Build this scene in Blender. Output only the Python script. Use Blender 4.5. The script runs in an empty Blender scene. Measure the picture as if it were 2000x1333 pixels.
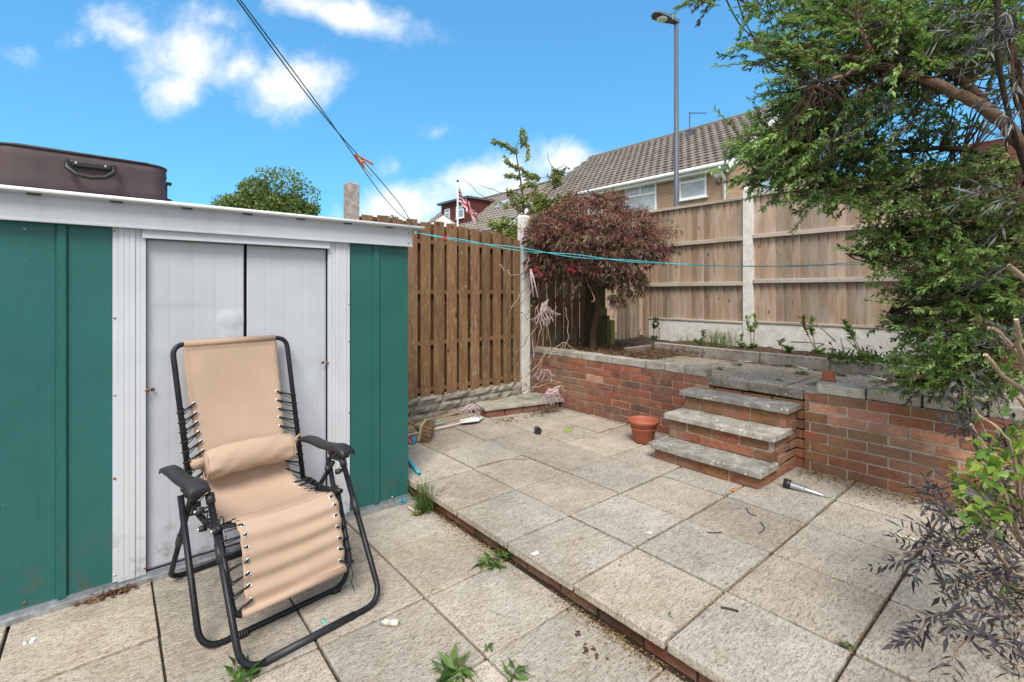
import bpy, math, random
import numpy as np
from mathutils import Vector, Matrix, noise as mnoise
random.seed(7); rng = np.random.default_rng(7)
C = bpy.context.scene.collection
SC = bpy.context.scene
R = math.radians
# ---------------------------------------------------------------- camera
H = 1.39
F_PX = 935.6
cd = bpy.data.cameras.new('camera'); cam = bpy.data.objects.new('camera', cd); C.objects.link(cam)
cam.location = (0, 0, H); cam.rotation_euler = (R(90), 0, R(-40))
cd.sensor_width = 36; cd.lens = F_PX / 2000 * 36; cd.shift_y = -95.5 / 2000
cd.clip_start = .05; cd.clip_end = 2000
SC.camera = cam
SIN, COS = math.sin(R(40)), math.cos(R(40))
FWD = (SIN, COS, 0); RGT = (COS, -SIN, 0)
# ---------------------------------------------------------------- world
SUN_EL, SUN_AZ = 52, 222          # azimuth clockwise from +Y; light comes from behind the viewer
w = bpy.data.worlds.new('World'); SC.world = w; w.use_nodes = True
nt = w.node_tree; N = nt.nodes; N.clear()
def wl(a, b): nt.links.new(a, b)
def wmath(op, a, b=None, c=None, clamp=False):
    n = N.new('ShaderNodeMath'); n.operation = op; n.use_clamp = clamp
    for i, v in enumerate((a, b, c)):
        if v is None: continue
        if isinstance(v, (int, float)): n.inputs[i].default_value = v
        else: wl(v, n.inputs[i])
    return n.outputs[0]
def wdot(a, v):
    n = N.new('ShaderNodeVectorMath'); n.operation = 'DOT_PRODUCT'; wl(a, n.inputs[0]); n.inputs[1].default_value = v
    return n.outputs['Value']
tc = N.new('ShaderNodeTexCoord').outputs['Generated']
f_ = wdot(tc, FWD); r_ = wdot(tc, RGT); u_ = wdot(tc, (0, 0, 1))
fs = wmath('MAXIMUM', f_, .12)
U = wmath('DIVIDE', r_, fs); V = wmath('DIVIDE', u_, fs)
cmb = N.new('ShaderNodeCombineXYZ'); wl(U, cmb.inputs[0]); wl(V, cmb.inputs[1])
def wnoise(vec, scale, detail, rough, dist=0):
    n = N.new('ShaderNodeTexNoise'); wl(vec, n.inputs['Vector']); n.inputs['Scale'].default_value = scale
    n.inputs['Detail'].default_value = detail; n.inputs['Roughness'].default_value = rough; n.inputs['Distortion'].default_value = dist
    return n.outputs['Fac']
nA = wnoise(cmb.outputs[0], 5.5, 8, .58, .25)
nB = wnoise(cmb.outputs[0], 17, 6, .6, .2)
nz = wmath('ADD', wmath('MULTIPLY', wmath('SUBTRACT', nA, .5), 1.9), wmath('MULTIPLY', wmath('SUBTRACT', nB, .5), .55))
blobs = [(370, 110, 105, 85, 0, 1), (350, 170, 60, 60, 0, .95), (575, 160, 115, 62, -.15, 1.0), (660, 25, 175, 36, .22, .95), (470, 130, 60, 40, 0, .8), (250, 65, 120, 32, .2, .45), (145, 75, 40, 30, 0, .35),
         (1110, 315, 85, 50, 0, 1.05), (940, 345, 110, 42, -.1, .95), (790, 400, 140, 55, -.3, .95), (1010, 380, 160, 45, 0, .9), (420, 35, 60, 40, 0, .6), (770, 330, 50, 30, 0, .45), (60, 120, 60, 25, .3, .3), (850, 260, 60, 18, 0, .3)]
field = None
for (bx, by, rx, ry, rot, amp) in blobs:
    u0, v0 = (bx - 1000) / F_PX, (571 - by) / F_PX
    du = wmath('SUBTRACT', U, u0); dv = wmath('SUBTRACT', V, v0)
    c_, s_ = math.cos(-rot), math.sin(-rot)
    a = wmath('DIVIDE', wmath('ADD', wmath('MULTIPLY', du, c_), wmath('MULTIPLY', dv, s_)), rx * 1.25 / F_PX)
    b = wmath('DIVIDE', wmath('SUBTRACT', wmath('MULTIPLY', dv, c_), wmath('MULTIPLY', du, s_)), ry * 1.25 / F_PX)
    d = wmath('SQRT', wmath('ADD', wmath('MULTIPLY', a, a), wmath('MULTIPLY', b, b)))
    g = wmath('MULTIPLY', wmath('SUBTRACT', 1.0, d), amp)
    field = g if field is None else wmath('MAXIMUM', field, g)
fld = wmath('ADD', wmath('MAXIMUM', field, -.6), nz)
mr = N.new('ShaderNodeMapRange'); mr.interpolation_type = 'SMOOTHSTEP'; wl(fld, mr.inputs[0])
mr.inputs[1].default_value = -.02; mr.inputs[2].default_value = .98
front = mr.outputs[0]
# unseen cloud bank added behind the viewer to whiten and soften the light
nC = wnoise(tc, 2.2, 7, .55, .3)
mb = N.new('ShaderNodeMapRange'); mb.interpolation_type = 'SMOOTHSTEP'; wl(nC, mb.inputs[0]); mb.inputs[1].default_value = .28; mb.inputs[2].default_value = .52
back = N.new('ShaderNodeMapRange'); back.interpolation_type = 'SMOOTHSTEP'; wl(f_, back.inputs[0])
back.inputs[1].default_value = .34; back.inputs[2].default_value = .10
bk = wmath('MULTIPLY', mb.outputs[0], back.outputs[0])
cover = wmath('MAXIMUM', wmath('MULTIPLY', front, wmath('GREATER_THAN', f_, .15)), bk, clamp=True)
above = N.new('ShaderNodeMapRange'); wl(u_, above.inputs[0]); above.inputs[1].default_value = -.01; above.inputs[2].default_value = .02
cover = wmath('MULTIPLY', cover, above.outputs[0])
sky = N.new('ShaderNodeTexSky'); sky.sky_type = 'NISHITA'; sky.sun_disc = False
sky.sun_elevation = R(SUN_EL); sky.sun_rotation = R(SUN_AZ); sky.air_density = 1.0; sky.dust_density = .3; sky.ozone_density = 1.6
hs = N.new('ShaderNodeHueSaturation'); hs.inputs['Saturation'].default_value = 1.0; wl(sky.outputs[0], hs.inputs['Color'])
mt_ = N.new('ShaderNodeVectorMath'); mt_.operation = 'MULTIPLY'; gm_ = N.new('ShaderNodeGamma'); gm_.inputs[1].default_value = .56; wl(hs.outputs[0], gm_.inputs[0]); wl(gm_.outputs[0], mt_.inputs[0]); mt_.inputs[1].default_value = (.59, 1.50, 2.18)
bg1 = N.new('ShaderNodeBackground'); bg1.inputs[1].default_value = .15; wl(mt_.outputs[0], bg1.inputs[0])
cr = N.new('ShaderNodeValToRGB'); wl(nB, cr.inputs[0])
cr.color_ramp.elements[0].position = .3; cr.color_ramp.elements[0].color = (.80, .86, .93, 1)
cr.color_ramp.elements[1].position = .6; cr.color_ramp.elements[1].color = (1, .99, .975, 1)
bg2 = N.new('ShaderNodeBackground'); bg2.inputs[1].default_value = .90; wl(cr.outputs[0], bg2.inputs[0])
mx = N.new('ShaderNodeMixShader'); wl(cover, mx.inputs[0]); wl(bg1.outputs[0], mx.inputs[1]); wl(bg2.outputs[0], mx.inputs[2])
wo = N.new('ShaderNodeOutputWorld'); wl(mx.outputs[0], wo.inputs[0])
# ---------------------------------------------------------------- sun, exposure
sd = bpy.data.lights.new('sun', 'SUN'); sd.energy = 3.0; sd.angle = R(24); sd.color = (1, .945, .86)
so = bpy.data.objects.new('sun', sd); C.objects.link(so)
az, el = R(SUN_AZ), R(SUN_EL)
sv = Vector((math.sin(az) * math.cos(el), math.cos(az) * math.cos(el), math.sin(el)))
so.rotation_euler = sv.to_track_quat('Z', 'Y').to_euler(); so.location = (-6, -6, 12)
SC.view_settings.view_transform = 'Standard'; SC.view_settings.look = 'None'
SC.view_settings.exposure = 0.45; SC.view_settings.gamma = 1
SC.cycles.use_denoising = True
SC.cycles.max_bounces = 6; SC.cycles.transparent_max_bounces = 8

# ================================================================ helpers
def at(px, py, d):
    """point seen at photo pixel, d metres ahead"""
    u, v = (px - 1000) / F_PX, (571 - py) / F_PX
    return Vector((d * (u * COS + SIN), d * (-u * SIN + COS), H + d * v))
def atz(px, py, z):
    v = (571 - py) / F_PX
    return at(px, py, (z - H) / v)
def atx(px, py, X):
    u = (px - 1000) / F_PX; return at(px, py, X / (u * COS + SIN))
def aty(px, py, Y):
    u = (px - 1000) / F_PX; return at(px, py, Y / (-u * SIN + COS))
def srgb(r, g, b):
    return tuple(((c / 255) / 12.92 if c / 255 <= .04045 else ((c / 255 + .055) / 1.055) ** 2.4) for c in (r, g, b))

class MB:
    def __init__(s): s.v = []; s.f = []; s.t = []
    def add(s, vs, fs, tint=(1, 1, 1)):
        o = len(s.v); s.v += [tuple(p) for p in vs]; s.t += [tint] * len(vs)
        s.f += [tuple(i + o for i in f) for f in fs]; return s
    def box(s, x0, x1, y0, y1, z0, z1, tint=(1, 1, 1), jit=0, m=None):
        vs = [Vector((x, y, z)) for z in (z0, z1) for y in (y0, y1) for x in (x0, x1)]
        if jit: vs = [p + Vector([random.uniform(-jit, jit) for _ in range(3)]) for p in vs]
        if m is not None: vs = [m @ p for p in vs]
        return s.add(vs, [(0, 2, 3, 1), (4, 5, 7, 6), (0, 1, 5, 4), (2, 6, 7, 3), (0, 4, 6, 2), (1, 3, 7, 5)], tint)
    def tube(s, pts, r, n=8, tint=(1, 1, 1), cap=True, flat=None):
        pts = [Vector(p) for p in pts]; k = len(pts)
        rs = r if isinstance(r, (list, tuple)) else [r] * k
        vs = []; T = []
        for i in range(k):
            d = (pts[min(i + 1, k - 1)] - pts[max(i - 1, 0)])
            T.append(d.normalized() if d.length > 1e-9 else Vector((0, 0, 1)))
        nrm = T[0].orthogonal().normalized()
        for i in range(k):
            nrm = (nrm - T[i] * nrm.dot(T[i]))
            nrm = nrm.normalized() if nrm.length > 1e-6 else T[i].orthogonal().normalized()
            b = T[i].cross(nrm)
            for j in range(n):
                a = 2 * math.pi * j / n
                vs.append(pts[i] + (nrm * math.cos(a) + b * math.sin(a)) * rs[i])
        fs = [(i * n + j, i * n + (j + 1) % n, (i + 1) * n + (j + 1) % n, (i + 1) * n + j) for i in range(k - 1) for j in range(n)]
        if cap: fs += [tuple(range(n - 1, -1, -1)), tuple(range((k - 1) * n, k * n))]
        return s.add(vs, fs, tint)
    def lathe(s, prof, c=(0, 0, 0), n=24, tint=(1, 1, 1), m=None):
        vs = []
        for (r, z) in prof:
            for j in range(n):
                a = 2 * math.pi * j / n; p = Vector((r * math.cos(a), r * math.sin(a), z))
                if m is not None: p = m @ p
                vs.append(p + Vector(c))
        fs = [(i * n + j, i * n + (j + 1) % n, (i + 1) * n + (j + 1) % n, (i + 1) * n + j) for i in range(len(prof) - 1) for j in range(n)]
        return s.add(vs, fs, tint)
    def build(s, name, mat, parent=None, smooth=False, bevel=0, solid=0, sub=0):
        off = Vector(parent.matrix_world.translation) if parent is not None else Vector((0, 0, 0))
        if parent is not None:
            off = world_loc(parent)
        return link_mesh(name, [(p[0] - off.x, p[1] - off.y, p[2] - off.z) for p in s.v], s.f, s.t, mat, parent, smooth, bevel, solid, sub)
def world_loc(o):
    l = Vector(o.location)
    while o.parent: o = o.parent; l += Vector(o.location)
    return l
def link_mesh(name, vs, fs, ts, mat, parent, smooth=False, bevel=0, solid=0, sub=0):
    me = bpy.data.meshes.new(name); me.from_pydata(vs, [], fs); me.materials.append(mat)
    at_ = me.attributes.new('tint', 'FLOAT_COLOR', 'POINT')
    arr = np.ones((len(vs), 4), 'f'); arr[:, :3] = np.array(ts, 'f').reshape(-1, 3); at_.data.foreach_set('color', arr.ravel())
    if smooth: me.polygons.foreach_set('use_smooth', [True] * len(me.polygons))
    me.update()
    o = bpy.data.objects.new(name, me); C.objects.link(o)
    if parent is not None: o.parent = parent
    if bevel:
        b = o.modifiers.new('bevel', 'BEVEL'); b.width = bevel; b.segments = 2; b.limit_method = 'ANGLE'; b.harden_normals = False
    if solid:
        m = o.modifiers.new('solid', 'SOLIDIFY'); m.thickness = solid; m.offset = 0
    if sub:
        m = o.modifiers.new('sub', 'SUBSURF'); m.levels = sub; m.render_levels = sub
    return o
def tag(o, label=None, cat=None, group=None, kind=None):
    if label: o['label'] = label
    if cat: o['category'] = cat
    if group: o['group'] = group
    if kind: o['kind'] = kind
    return o
def thing(name, label, cat, loc, group=None):
    o = bpy.data.objects.new(name, None); C.objects.link(o); o.location = loc; o.empty_display_size = .05
    return tag(o, label, cat, group)
def struct(o, label=None): o['kind'] = 'structure'; return o

# ---------------------------------------------------------------- materials
class G:
    """small node-graph helper"""
    def __init__(s, name):
        s.m = bpy.data.materials.new(name); s.m.use_nodes = True; s.nt = s.m.node_tree; s.n = s.nt.nodes; s.n.clear()
        s.out = s.n.new('ShaderNodeOutputMaterial'); s.b = s.n.new('ShaderNodeBsdfPrincipled'); s.l(s.b.outputs[0], s.out.inputs[0])
        s.co = s.n.new('ShaderNodeTexCoord').outputs['Object']
    def l(s, a, b): s.nt.links.new(a, b)
    def put(s, sock, v):
        if isinstance(v, (int, float)): sock.default_value = v
        elif isinstance(v, tuple): sock.default_value = v if len(v) == 4 or sock.type == 'VECTOR' else (*v, 1)
        else: s.l(v, sock)
    def map(s, scale=(1, 1, 1), rot=(0, 0, 0), vec=None):
        n = s.n.new('ShaderNodeMapping'); n.inputs['Scale'].default_value = scale; n.inputs['Rotation'].default_value = rot
        s.l(vec or s.co, n.inputs[0]); return n.outputs[0]
    def noise(s, scale, detail=4, rough=.5, dist=0, vec=None, col=False):
        n = s.n.new('ShaderNodeTexNoise'); s.l(vec or s.co, n.inputs['Vector']); n.inputs['Scale'].default_value = scale
        n.inputs['Detail'].default_value = detail; n.inputs['Roughness'].default_value = rough; n.inputs['Distortion'].default_value = dist
        return n.outputs['Color' if col else 'Fac']
    def vor(s, scale, vec=None, feat='F1', out='Distance', rand=1):
        n = s.n.new('ShaderNodeTexVoronoi'); s.l(vec or s.co, n.inputs['Vector']); n.inputs['Scale'].default_value = scale; n.feature = feat
        n.inputs['Randomness'].default_value = rand
        return n.outputs[out]
    def ramp(s, fac, stops, interp='LINEAR'):
        n = s.n.new('ShaderNodeValToRGB'); s.l(fac, n.inputs[0]); e = n.color_ramp.elements; n.color_ramp.interpolation = interp
        while len(e) < len(stops): e.new(.5)
        for i, (p, c) in enumerate(stops):
            e[i].position = p; e[i].color = (c, c, c, 1) if isinstance(c, (int, float)) else (*c, 1)
        return n.outputs[0]
    def mix(s, fac, a, b, mode='MIX'):
        n = s.n.new('ShaderNodeMix'); n.data_type = 'RGBA'; n.blend_type = mode; n.clamp_factor = True
        s.put(n.inputs[0], fac); s.put(n.inputs[6], a); s.put(n.inputs[7], b); return n.outputs[2]
    def math(s, op, a, b=0, clamp=False):
        n = s.n.new('ShaderNodeMath'); n.operation = op; n.use_clamp = clamp; s.put(n.inputs[0], a); s.put(n.inputs[1], b); return n.outputs[0]
    def tint(s, col, fac=1):
        n = s.n.new('ShaderNodeAttribute'); n.attribute_name = 'tint'; return s.mix(fac, col, n.outputs['Color'], 'MULTIPLY')
    def tintval(s):
        n = s.n.new('ShaderNodeAttribute'); n.attribute_name = 'tint'; return n.outputs['Color']
    def bump(s, h, strength, dist=.01, prev=None):
        n = s.n.new('ShaderNodeBump'); n.inputs['Strength'].default_value = strength; n.inputs['Distance'].default_value = dist
        s.l(h, n.inputs['Height'])
        if prev is not None: s.l(prev, n.inputs['Normal'])
        return n.outputs[0]
    def done(s, col=None, rough=None, bump=None, metal=None, spec=None, **k):
        if col is not None: s.put(s.b.inputs['Base Color'], col)
        if rough is not None: s.put(s.b.inputs['Roughness'], rough)
        if metal is not None: s.put(s.b.inputs['Metallic'], metal)
        if spec is not None: s.put(s.b.inputs['Specular IOR Level'], spec)
        if bump is not None: s.l(bump, s.b.inputs['Normal'])
        return s.m
def plain(name, col, rough=.6, metal=0, var=.15, scale=20, bs=.1, bd=.002):
    g = G(name); n = g.noise(scale, 5, .6)
    c = g.mix(g.ramp(n, [(.3, 0.), (.7, 1.)]), tuple(x * (1 - var) for x in col), tuple(min(1, x * (1 + var)) for x in col))
    return g.done(g.tint(c), rough, g.bump(n, bs, bd), metal)

def m_slab():
    g = G('riven_concrete')
    g1 = g.noise(7, 7, .6, .4); g2 = g.noise(110, 4, .75); g3 = g.noise(2.2, 4, .5)
    st = g.map((1, 3.2, 1), (0, 0, .5)); g4 = g.noise(11, 6, .65, 1.2, st)
    base = g.ramp(g1, [(.22, (.33, .27, .205)), (.42, (.45, .395, .325)), (.58, (.52, .465, .395)), (.78, (.63, .585, .51))])
    base = g.mix(g.ramp(g3, [(.40, 0.), (.64, .62)]), base, (.27, .245, .21))
    base = g.mix(g.ramp(g.noise(1.3, 6, .6, .5), [(.50, 0.), (.62, .5)]), base, (.40, .325, .235))
    base = g.mix(g.ramp(g.noise(4.3, 7, .72, .8), [(.60, 0.), (.70, .55)]), base, (.17, .145, .115))
    base = g.mix(g.ramp(g4, [(.44, 0.), (.60, .38)]), base, (.60, .54, .455))
    base = g.mix(g.ramp(g2, [(.32, .9), (.46, 0.)]), base, (.12, .10, .08))
    base = g.mix(g.ramp(g2, [(.58, 0.), (.72, .6)]), base, (.74, .68, .60))
    pv = g.vor(62); base = g.mix(g.ramp(pv, [(.10, .85), (.24, 0.)]), base, (.13, .115, .10))
    pv2 = g.vor(25); base = g.mix(g.ramp(pv2, [(.05, .7), (.11, 0.)]), base, (.10, .085, .065))
    g5 = g.noise(34, 6, .72, .5, st)
    base = g.mix(g.ramp(g5, [(.36, .75), (.47, 0.)]), base, (.17, .14, .11))
    base = g.mix(g.ramp(g5, [(.55, 0.), (.68, .5)]), base, (.72, .66, .58))
    h = g.math('ADD', g.math('ADD', g.math('MULTIPLY', g4, .9), g.math('MULTIPLY', g5, .6)), g.math('MULTIPLY', g2, .2))
    b = g.bump(h, .8, .013); b = g.bump(g.ramp(pv, [(.08, 0.), (.22, 1.)]), .35, .003, b)
    return g.done(g.tint(base), .92, b, spec=.2)
def m_stone(name, c0, c1, c2, lichen=.5, sc=1):
    g = G(name); a = g.noise(9 * sc, 6, .62, .3); f = g.noise(95 * sc, 4, .7)
    base = g.ramp(a, [(.3, c0), (.5, c1), (.7, c2)])
    base = g.mix(g.ramp(f, [(.34, .7), (.46, 0.)]), base, tuple(x * .35 for x in c0))
    l = g.vor(28 * sc, g.map((1, 1, 1)), rand=1); ln = g.noise(16 * sc, 4, .6)
    base = g.mix(g.math('MULTIPLY', g.ramp(g.math('ADD', l, g.math('MULTIPLY', ln, .35)), [(.34, 1.), (.40, 0.)]), lichen), base, (.66, .64, .58))
    h = g.math('ADD', a, g.math('MULTIPLY', f, .3))
    return g.done(g.tint(base), .92, g.bump(h, .7, .012), spec=.2)
def m_brick(name='facing_brick', weather=1.0):
    g = G(name); a = g.noise(14, 6, .65, .6); f = g.noise(120, 4, .7); st = g.noise(22, 5, .6, 2.5, g.map((1, 1, 3.5), (.5, .4, 0)))
    mot = g.noise(5.5, 4, .6, .8)
    base = g.tint(g.ramp(a, [(.26, (.50, .47, .46)), (.5, (.92, .90, .88)), (.74, (1.12, 1.06, 1.0))]))
    base = g.mix(g.ramp(mot, [(.42, 0.), (.62, .45)]), base, (.30, .17, .09))
    base = g.mix(g.ramp(g.noise(3.1, 3, .5), [(.52, 0.), (.66, .35)]), base, (.40, .20, .15))
    big = g.noise(2.3, 5, .55)
    base = g.mix(g.ramp(big, [(.44, 0.), (.68, .6)]), base, (.27, .195, .135))
    base = g.mix(g.ramp(g.noise(6.5, 6, .7, 1.2), [(.60, 0.), (.68, .5)]), base, (.50, .30, .23))
    base = g.mix(g.ramp(a, [(.66, 0.), (.82, .5 * weather)]), base, (.55, .46, .40))
    base = g.mix(g.ramp(f, [(.30, .6), (.42, 0.)]), base, (.10, .05, .04))
    h = g.math('ADD', g.math('ADD', a, g.math('MULTIPLY', st, 1.2)), g.math('MULTIPLY', f, .3))
    return g.done(base, .9, g.bump(h, .9, .013), spec=.2)
def m_wood(name, c0, c1, c2, knots=True, grey=0, axis='Z', rough=.8, flake=0):
    g = G(name)
    sc = {'Z': (1, 1, .06), 'X': (.06, 1, 1), 'Y': (1, .06, 1)}[axis]
    tv = g.tintval(); sep = g.n.new('ShaderNodeSeparateColor'); g.l(tv, sep.inputs[0])
    off = g.n.new('ShaderNodeVectorMath'); off.operation = 'ADD'; g.l(g.co, off.inputs[0])
    cm = g.n.new('ShaderNodeCombineXYZ'); g.l(g.math('MULTIPLY', sep.outputs[0], 37.), cm.inputs[0]); g.l(g.math('MULTIPLY', sep.outputs[1], 53.), cm.inputs[2]); g.l(cm.outputs[0], off.inputs[1])
    v = off.outputs[0]
    gr = g.noise(75, 5, .65, .8, g.map(sc, vec=v)); big = g.noise(8, 4, .5, .5, g.map({'Z': (1, 1, .22), 'X': (.22, 1, 1), 'Y': (1, .22, 1)}[axis], vec=v))
    base = g.ramp(gr, [(.25, c0), (.5, c1), (.75, c2)])
    base = g.mix(g.ramp(big, [(.35, .55), (.65, 0.)]), base, c0)
    if grey: base = g.mix(g.math('MULTIPLY', g.ramp(big, [(.45, 0.), (.7, 1.)]), grey), base, (.47, .44, .42))
    hgt = gr
    if knots:
        sb = g.n.new('ShaderNodeSeparateColor'); g.l(tv, sb.inputs[0])
        kd = g.vor(7.5, g.map({'Z': (1, 1, .55), 'X': (.55, 1, 1), 'Y': (1, .55, 1)}[axis], vec=v))
        kk = g.ramp(kd, [(.045, 1.), (.085, .45), (.14, 0.)])
        base = g.mix(kk, base, tuple(x * .28 for x in c0))
    if flake:
        fl = g.noise(38, 6, .75, .6, g.map((1, 1, .3), vec=v)); base = g.mix(g.ramp(fl, [(.56, 0.), (.63, flake)]), base, (.40, .31, .22))
    return g.done(g.tint(base), rough, g.bump(hgt, .35, .004), spec=.25)
def m_leaf(name, rough=.45, trans=.35, spec=.4, noise_=True):
    g = G(name); col = g.tintval()
    n = g.noise(9, 3, .5); col = g.mix(1, col, g.ramp(n, [(.3, .8), (.7, 1.15)]), 'MULTIPLY')
    g.put(g.b.inputs['Base Color'], col); g.b.inputs['Roughness'].default_value = rough; g.b.inputs['Specular IOR Level'].default_value = spec
    t = g.n.new('ShaderNodeBsdfTranslucent'); g.l(g.mix(1, col, (1.15, 1.2, .7), 'MULTIPLY'), t.inputs[0])
    ms = g.n.new('ShaderNodeMixShader'); ms.inputs[0].default_value = trans; g.l(g.b.outputs[0], ms.inputs[1]); g.l(t.outputs[0], ms.inputs[2]); g.l(ms.outputs[0], g.out.inputs[0])
    return g.m
def m_shed(name, col, ribs=0, rough=.42, dirt=.3, period=.0125):
    g = G(name); n = g.noise(3, 5, .55); st = g.noise(14, 6, .6, .3, g.map((1, 1, .12))); fine = g.noise(60, 4, .6)
    c = g.mix(g.ramp(n, [(.3, 0.), (.7, 1.)]), tuple(x * .93 for x in col), tuple(min(1, x * 1.06) for x in col))
    c = g.mix(g.math('MULTIPLY', g.ramp(st, [(.55, 0.), (.72, 1.)]), dirt), c, tuple(x * .62 for x in col))
    sz = g.n.new('ShaderNodeSeparateXYZ'); g.l(g.co, sz.inputs[0])
    low = g.n.new('ShaderNodeMapRange'); g.l(sz.outputs[2], low.inputs[0]); low.inputs[1].default_value = .35; low.inputs[2].default_value = 0
    c = g.mix(g.math('MULTIPLY', low.outputs[0], g.ramp(g.noise(13, 6, .7), [(.5, 0.), (.66, .65)])), c, (.10, .085, .04))
    c = g.mix(g.ramp(g.vor(19), [(.018, .8), (.024, 0.)]), c, (.75, .8, .78))
    bp = g.bump(n, .16, .03)
    if ribs:
        wv = g.math('SINE', g.math('MULTIPLY', sz.outputs[0], 2 * math.pi / period)); bp = g.bump(wv, ribs, .0016, bp)
        pass
    return g.done(g.tint(c), rough, bp, spec=.35)
M_SLAB = m_slab()
M_COPE = m_stone('weathered_tread_stone', (.18, .17, .15), (.285, .268, .238), (.42, .40, .36), .8)
M_CAP = m_stone('grey_cap_stone', (.27, .25, .215), (.41, .385, .335), (.54, .51, .455), .3)
M_ROUGHSTONE = m_stone('split_face_stone', (.17, .15, .125), (.26, .235, .195), (.36, .33, .28), .2)
M_CONC = m_stone('pale_concrete', (.62, .60, .56), (.72, .70, .665), (.80, .79, .76), .05)
M_CONC2 = m_stone('exposed_aggregate', (.20, .17, .15), (.33, .29, .26), (.50, .45, .41), .3, 3)
M_KERB = m_stone('kerb_concrete', (.27, .25, .22), (.38, .355, .315), (.48, .455, .41), .15)
M_BRICK = m_brick()
M_MORTAR = plain('mortar', (.37, .32, .265), .95, 0, .35, 60, .8, .004)
M_SOIL = plain('garden_soil', (.085, .055, .035), 1, 0, .6, 45, 1, .02)
M_GROUND = plain('rough_ground', (.10, .11, .05), 1, 0, .5, 3, .6, .03)

# ================================================================ setting
UP, TE, BED = .11, .665, .765       # levels: upper patio, terrace path, planting bed
g = MB(); g.box(-400, 400, -400, 400, -.6, -.12); struct(g.build('ground', M_GROUND))
def slabs(mb, xs, ys, z, th, gap=.014, skip=None, lo=.84, hi=1.06):
    for i in range(len(xs) - 1):
        for j in range(len(ys) - 1):
            if skip and skip(i, j): continue
            t = random.uniform(lo, hi); wv = random.uniform(-.025, .035)
            dz = random.uniform(-.003, .003)
            a = random.uniform(-.0025, .0025)
            mb.box(xs[i] + gap / 2 + a, xs[i + 1] - gap / 2 + a, ys[j] + gap / 2, ys[j + 1] - gap / 2, z - th, z + dz, (t * (1 + wv), t, t * (1 - wv)), .0022)
# lower patio
xs = [.155 - .478 * k for k in range(6, 0, -1)] + [.155, .63, 1.10, 1.578]
ys = [-1.8, -1.32, -.86, -.40, .06, .53, .995, 1.46, 1.925, 2.40, 2.885, 3.36, 3.84, 4.3]
g = MB(); slabs(g, xs, ys, 0, .04, .010); struct(g.build('lower_patio', M_SLAB, bevel=.005))
M_JOINT = plain('joint_dirt', (.055, .04, .028), 1, 0, .5, 90, 1, .004)
g = MB(); g.box(-2.8, 1.6, -1.85, 4.4, -.1, -.017); struct(g.build('patio_joint_sand', M_JOINT))
# upper patio
xu = [1.552, 2.022, 2.49, 2.965, 3.42, 3.88]
yu = [-1.8, -1.35, -.88, -.41, .06, .525, .985, 1.443, 1.898, 2.37, 2.84, 3.31, 3.79, 4.22]
def sk(i, j): return False
g = MB(); slabs(g, xu, yu, UP, .042)
struct(g.build('upper_patio', M_SLAB, bevel=.006))
g = MB(); g.box(1.60, 3.9, -1.8, 4.3, -.1, UP - .018); struct(g.build('upper_patio_bed', M_JOINT))
BR = [srgb(170, 106, 88), srgb(156, 98, 82), srgb(178, 116, 94), srgb(146, 104, 92), srgb(182, 110, 88), srgb(128, 94, 86), srgb(166, 100, 84), srgb(150, 100, 90)]
BRD = [srgb(166, 116, 88), srgb(156, 116, 86), srgb(172, 112, 88), srgb(146, 108, 86), srgb(178, 120, 90), srgb(164, 120, 82), srgb(160, 100, 82)]
def bcol(pal, var=.08):
    c = random.choice(pal); k = 1 + random.uniform(-var, var); return tuple(x * k * .92 for x in c)
def brick_run(mb, axis, face, thick, a0, a1, z0, courses, ch, pal, bl=.215, out=-1, offset=0, spall=(), jit=.002, gap=.010, irregular=True):
    """courses of bricks; axis 'Y': run along Y with the face at x=face looking toward x*out"""
    for c in range(courses):
        z = z0 + c * ch
        p = a0 - ((c % 2) * .5 + offset) * (bl + gap)
        while p < a1:
            q = p + bl; lo, hi = max(p, a0), min(q, a1)
            if hi - lo > .02:
                t = bcol(pal); rec = random.uniform(-.002, .002); sp = False
                for (s0, s1, cc) in spall:
                    if cc == c and s0 < (lo + hi) / 2 < s1: sp = True
                if sp: rec = -.005; t = srgb(232, 172, 150); t = tuple(x * random.uniform(.85, 1.05) for x in t)
                f0, f1 = (face + out * rec, face - out * thick)
                x0, x1 = min(f0, f1), max(f0, f1)
                j = jit * (2.2 if sp else 1)
                if axis == 'Y': mb.box(x0, x1, lo, hi, z + gap * .4, z + ch - gap * .6, t, j)
                else: mb.box(lo, hi, x0, x1, z + gap * .4, z + ch - gap * .6, t, j)
            p = q + gap
g = MB(); brick_run(g, 'Y', 1.592, .1, -1.75, 4.2, 0.0, 1, .066, [srgb(120, 72, 58), srgb(136, 84, 68), srgb(100, 70, 58), srgb(140, 78, 60)], offset=.3)
struct(g.build('patio_riser', M_BRICK, bevel=.004))
# terrace
g = MB(); slabs(g, [3.97, 4.42, 4.75, 5.06], [-.9, -.35, .1, .56, 1.02, 1.48, 1.94, 2.4, 2.86, 3.3], TE, .04, .012, None, 1.0, 1.12)
slabs(g, [3.86, 3.97], [1.32, 1.94], TE - .004, .04, .01)
struct(g.build('terrace_path', M_SLAB, bevel=.006))
g = MB(); g.box(3.93, 6.3, -1.2, 4.3, .0, TE - .02); struct(g.build('terrace_fill', M_SOIL))
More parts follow.
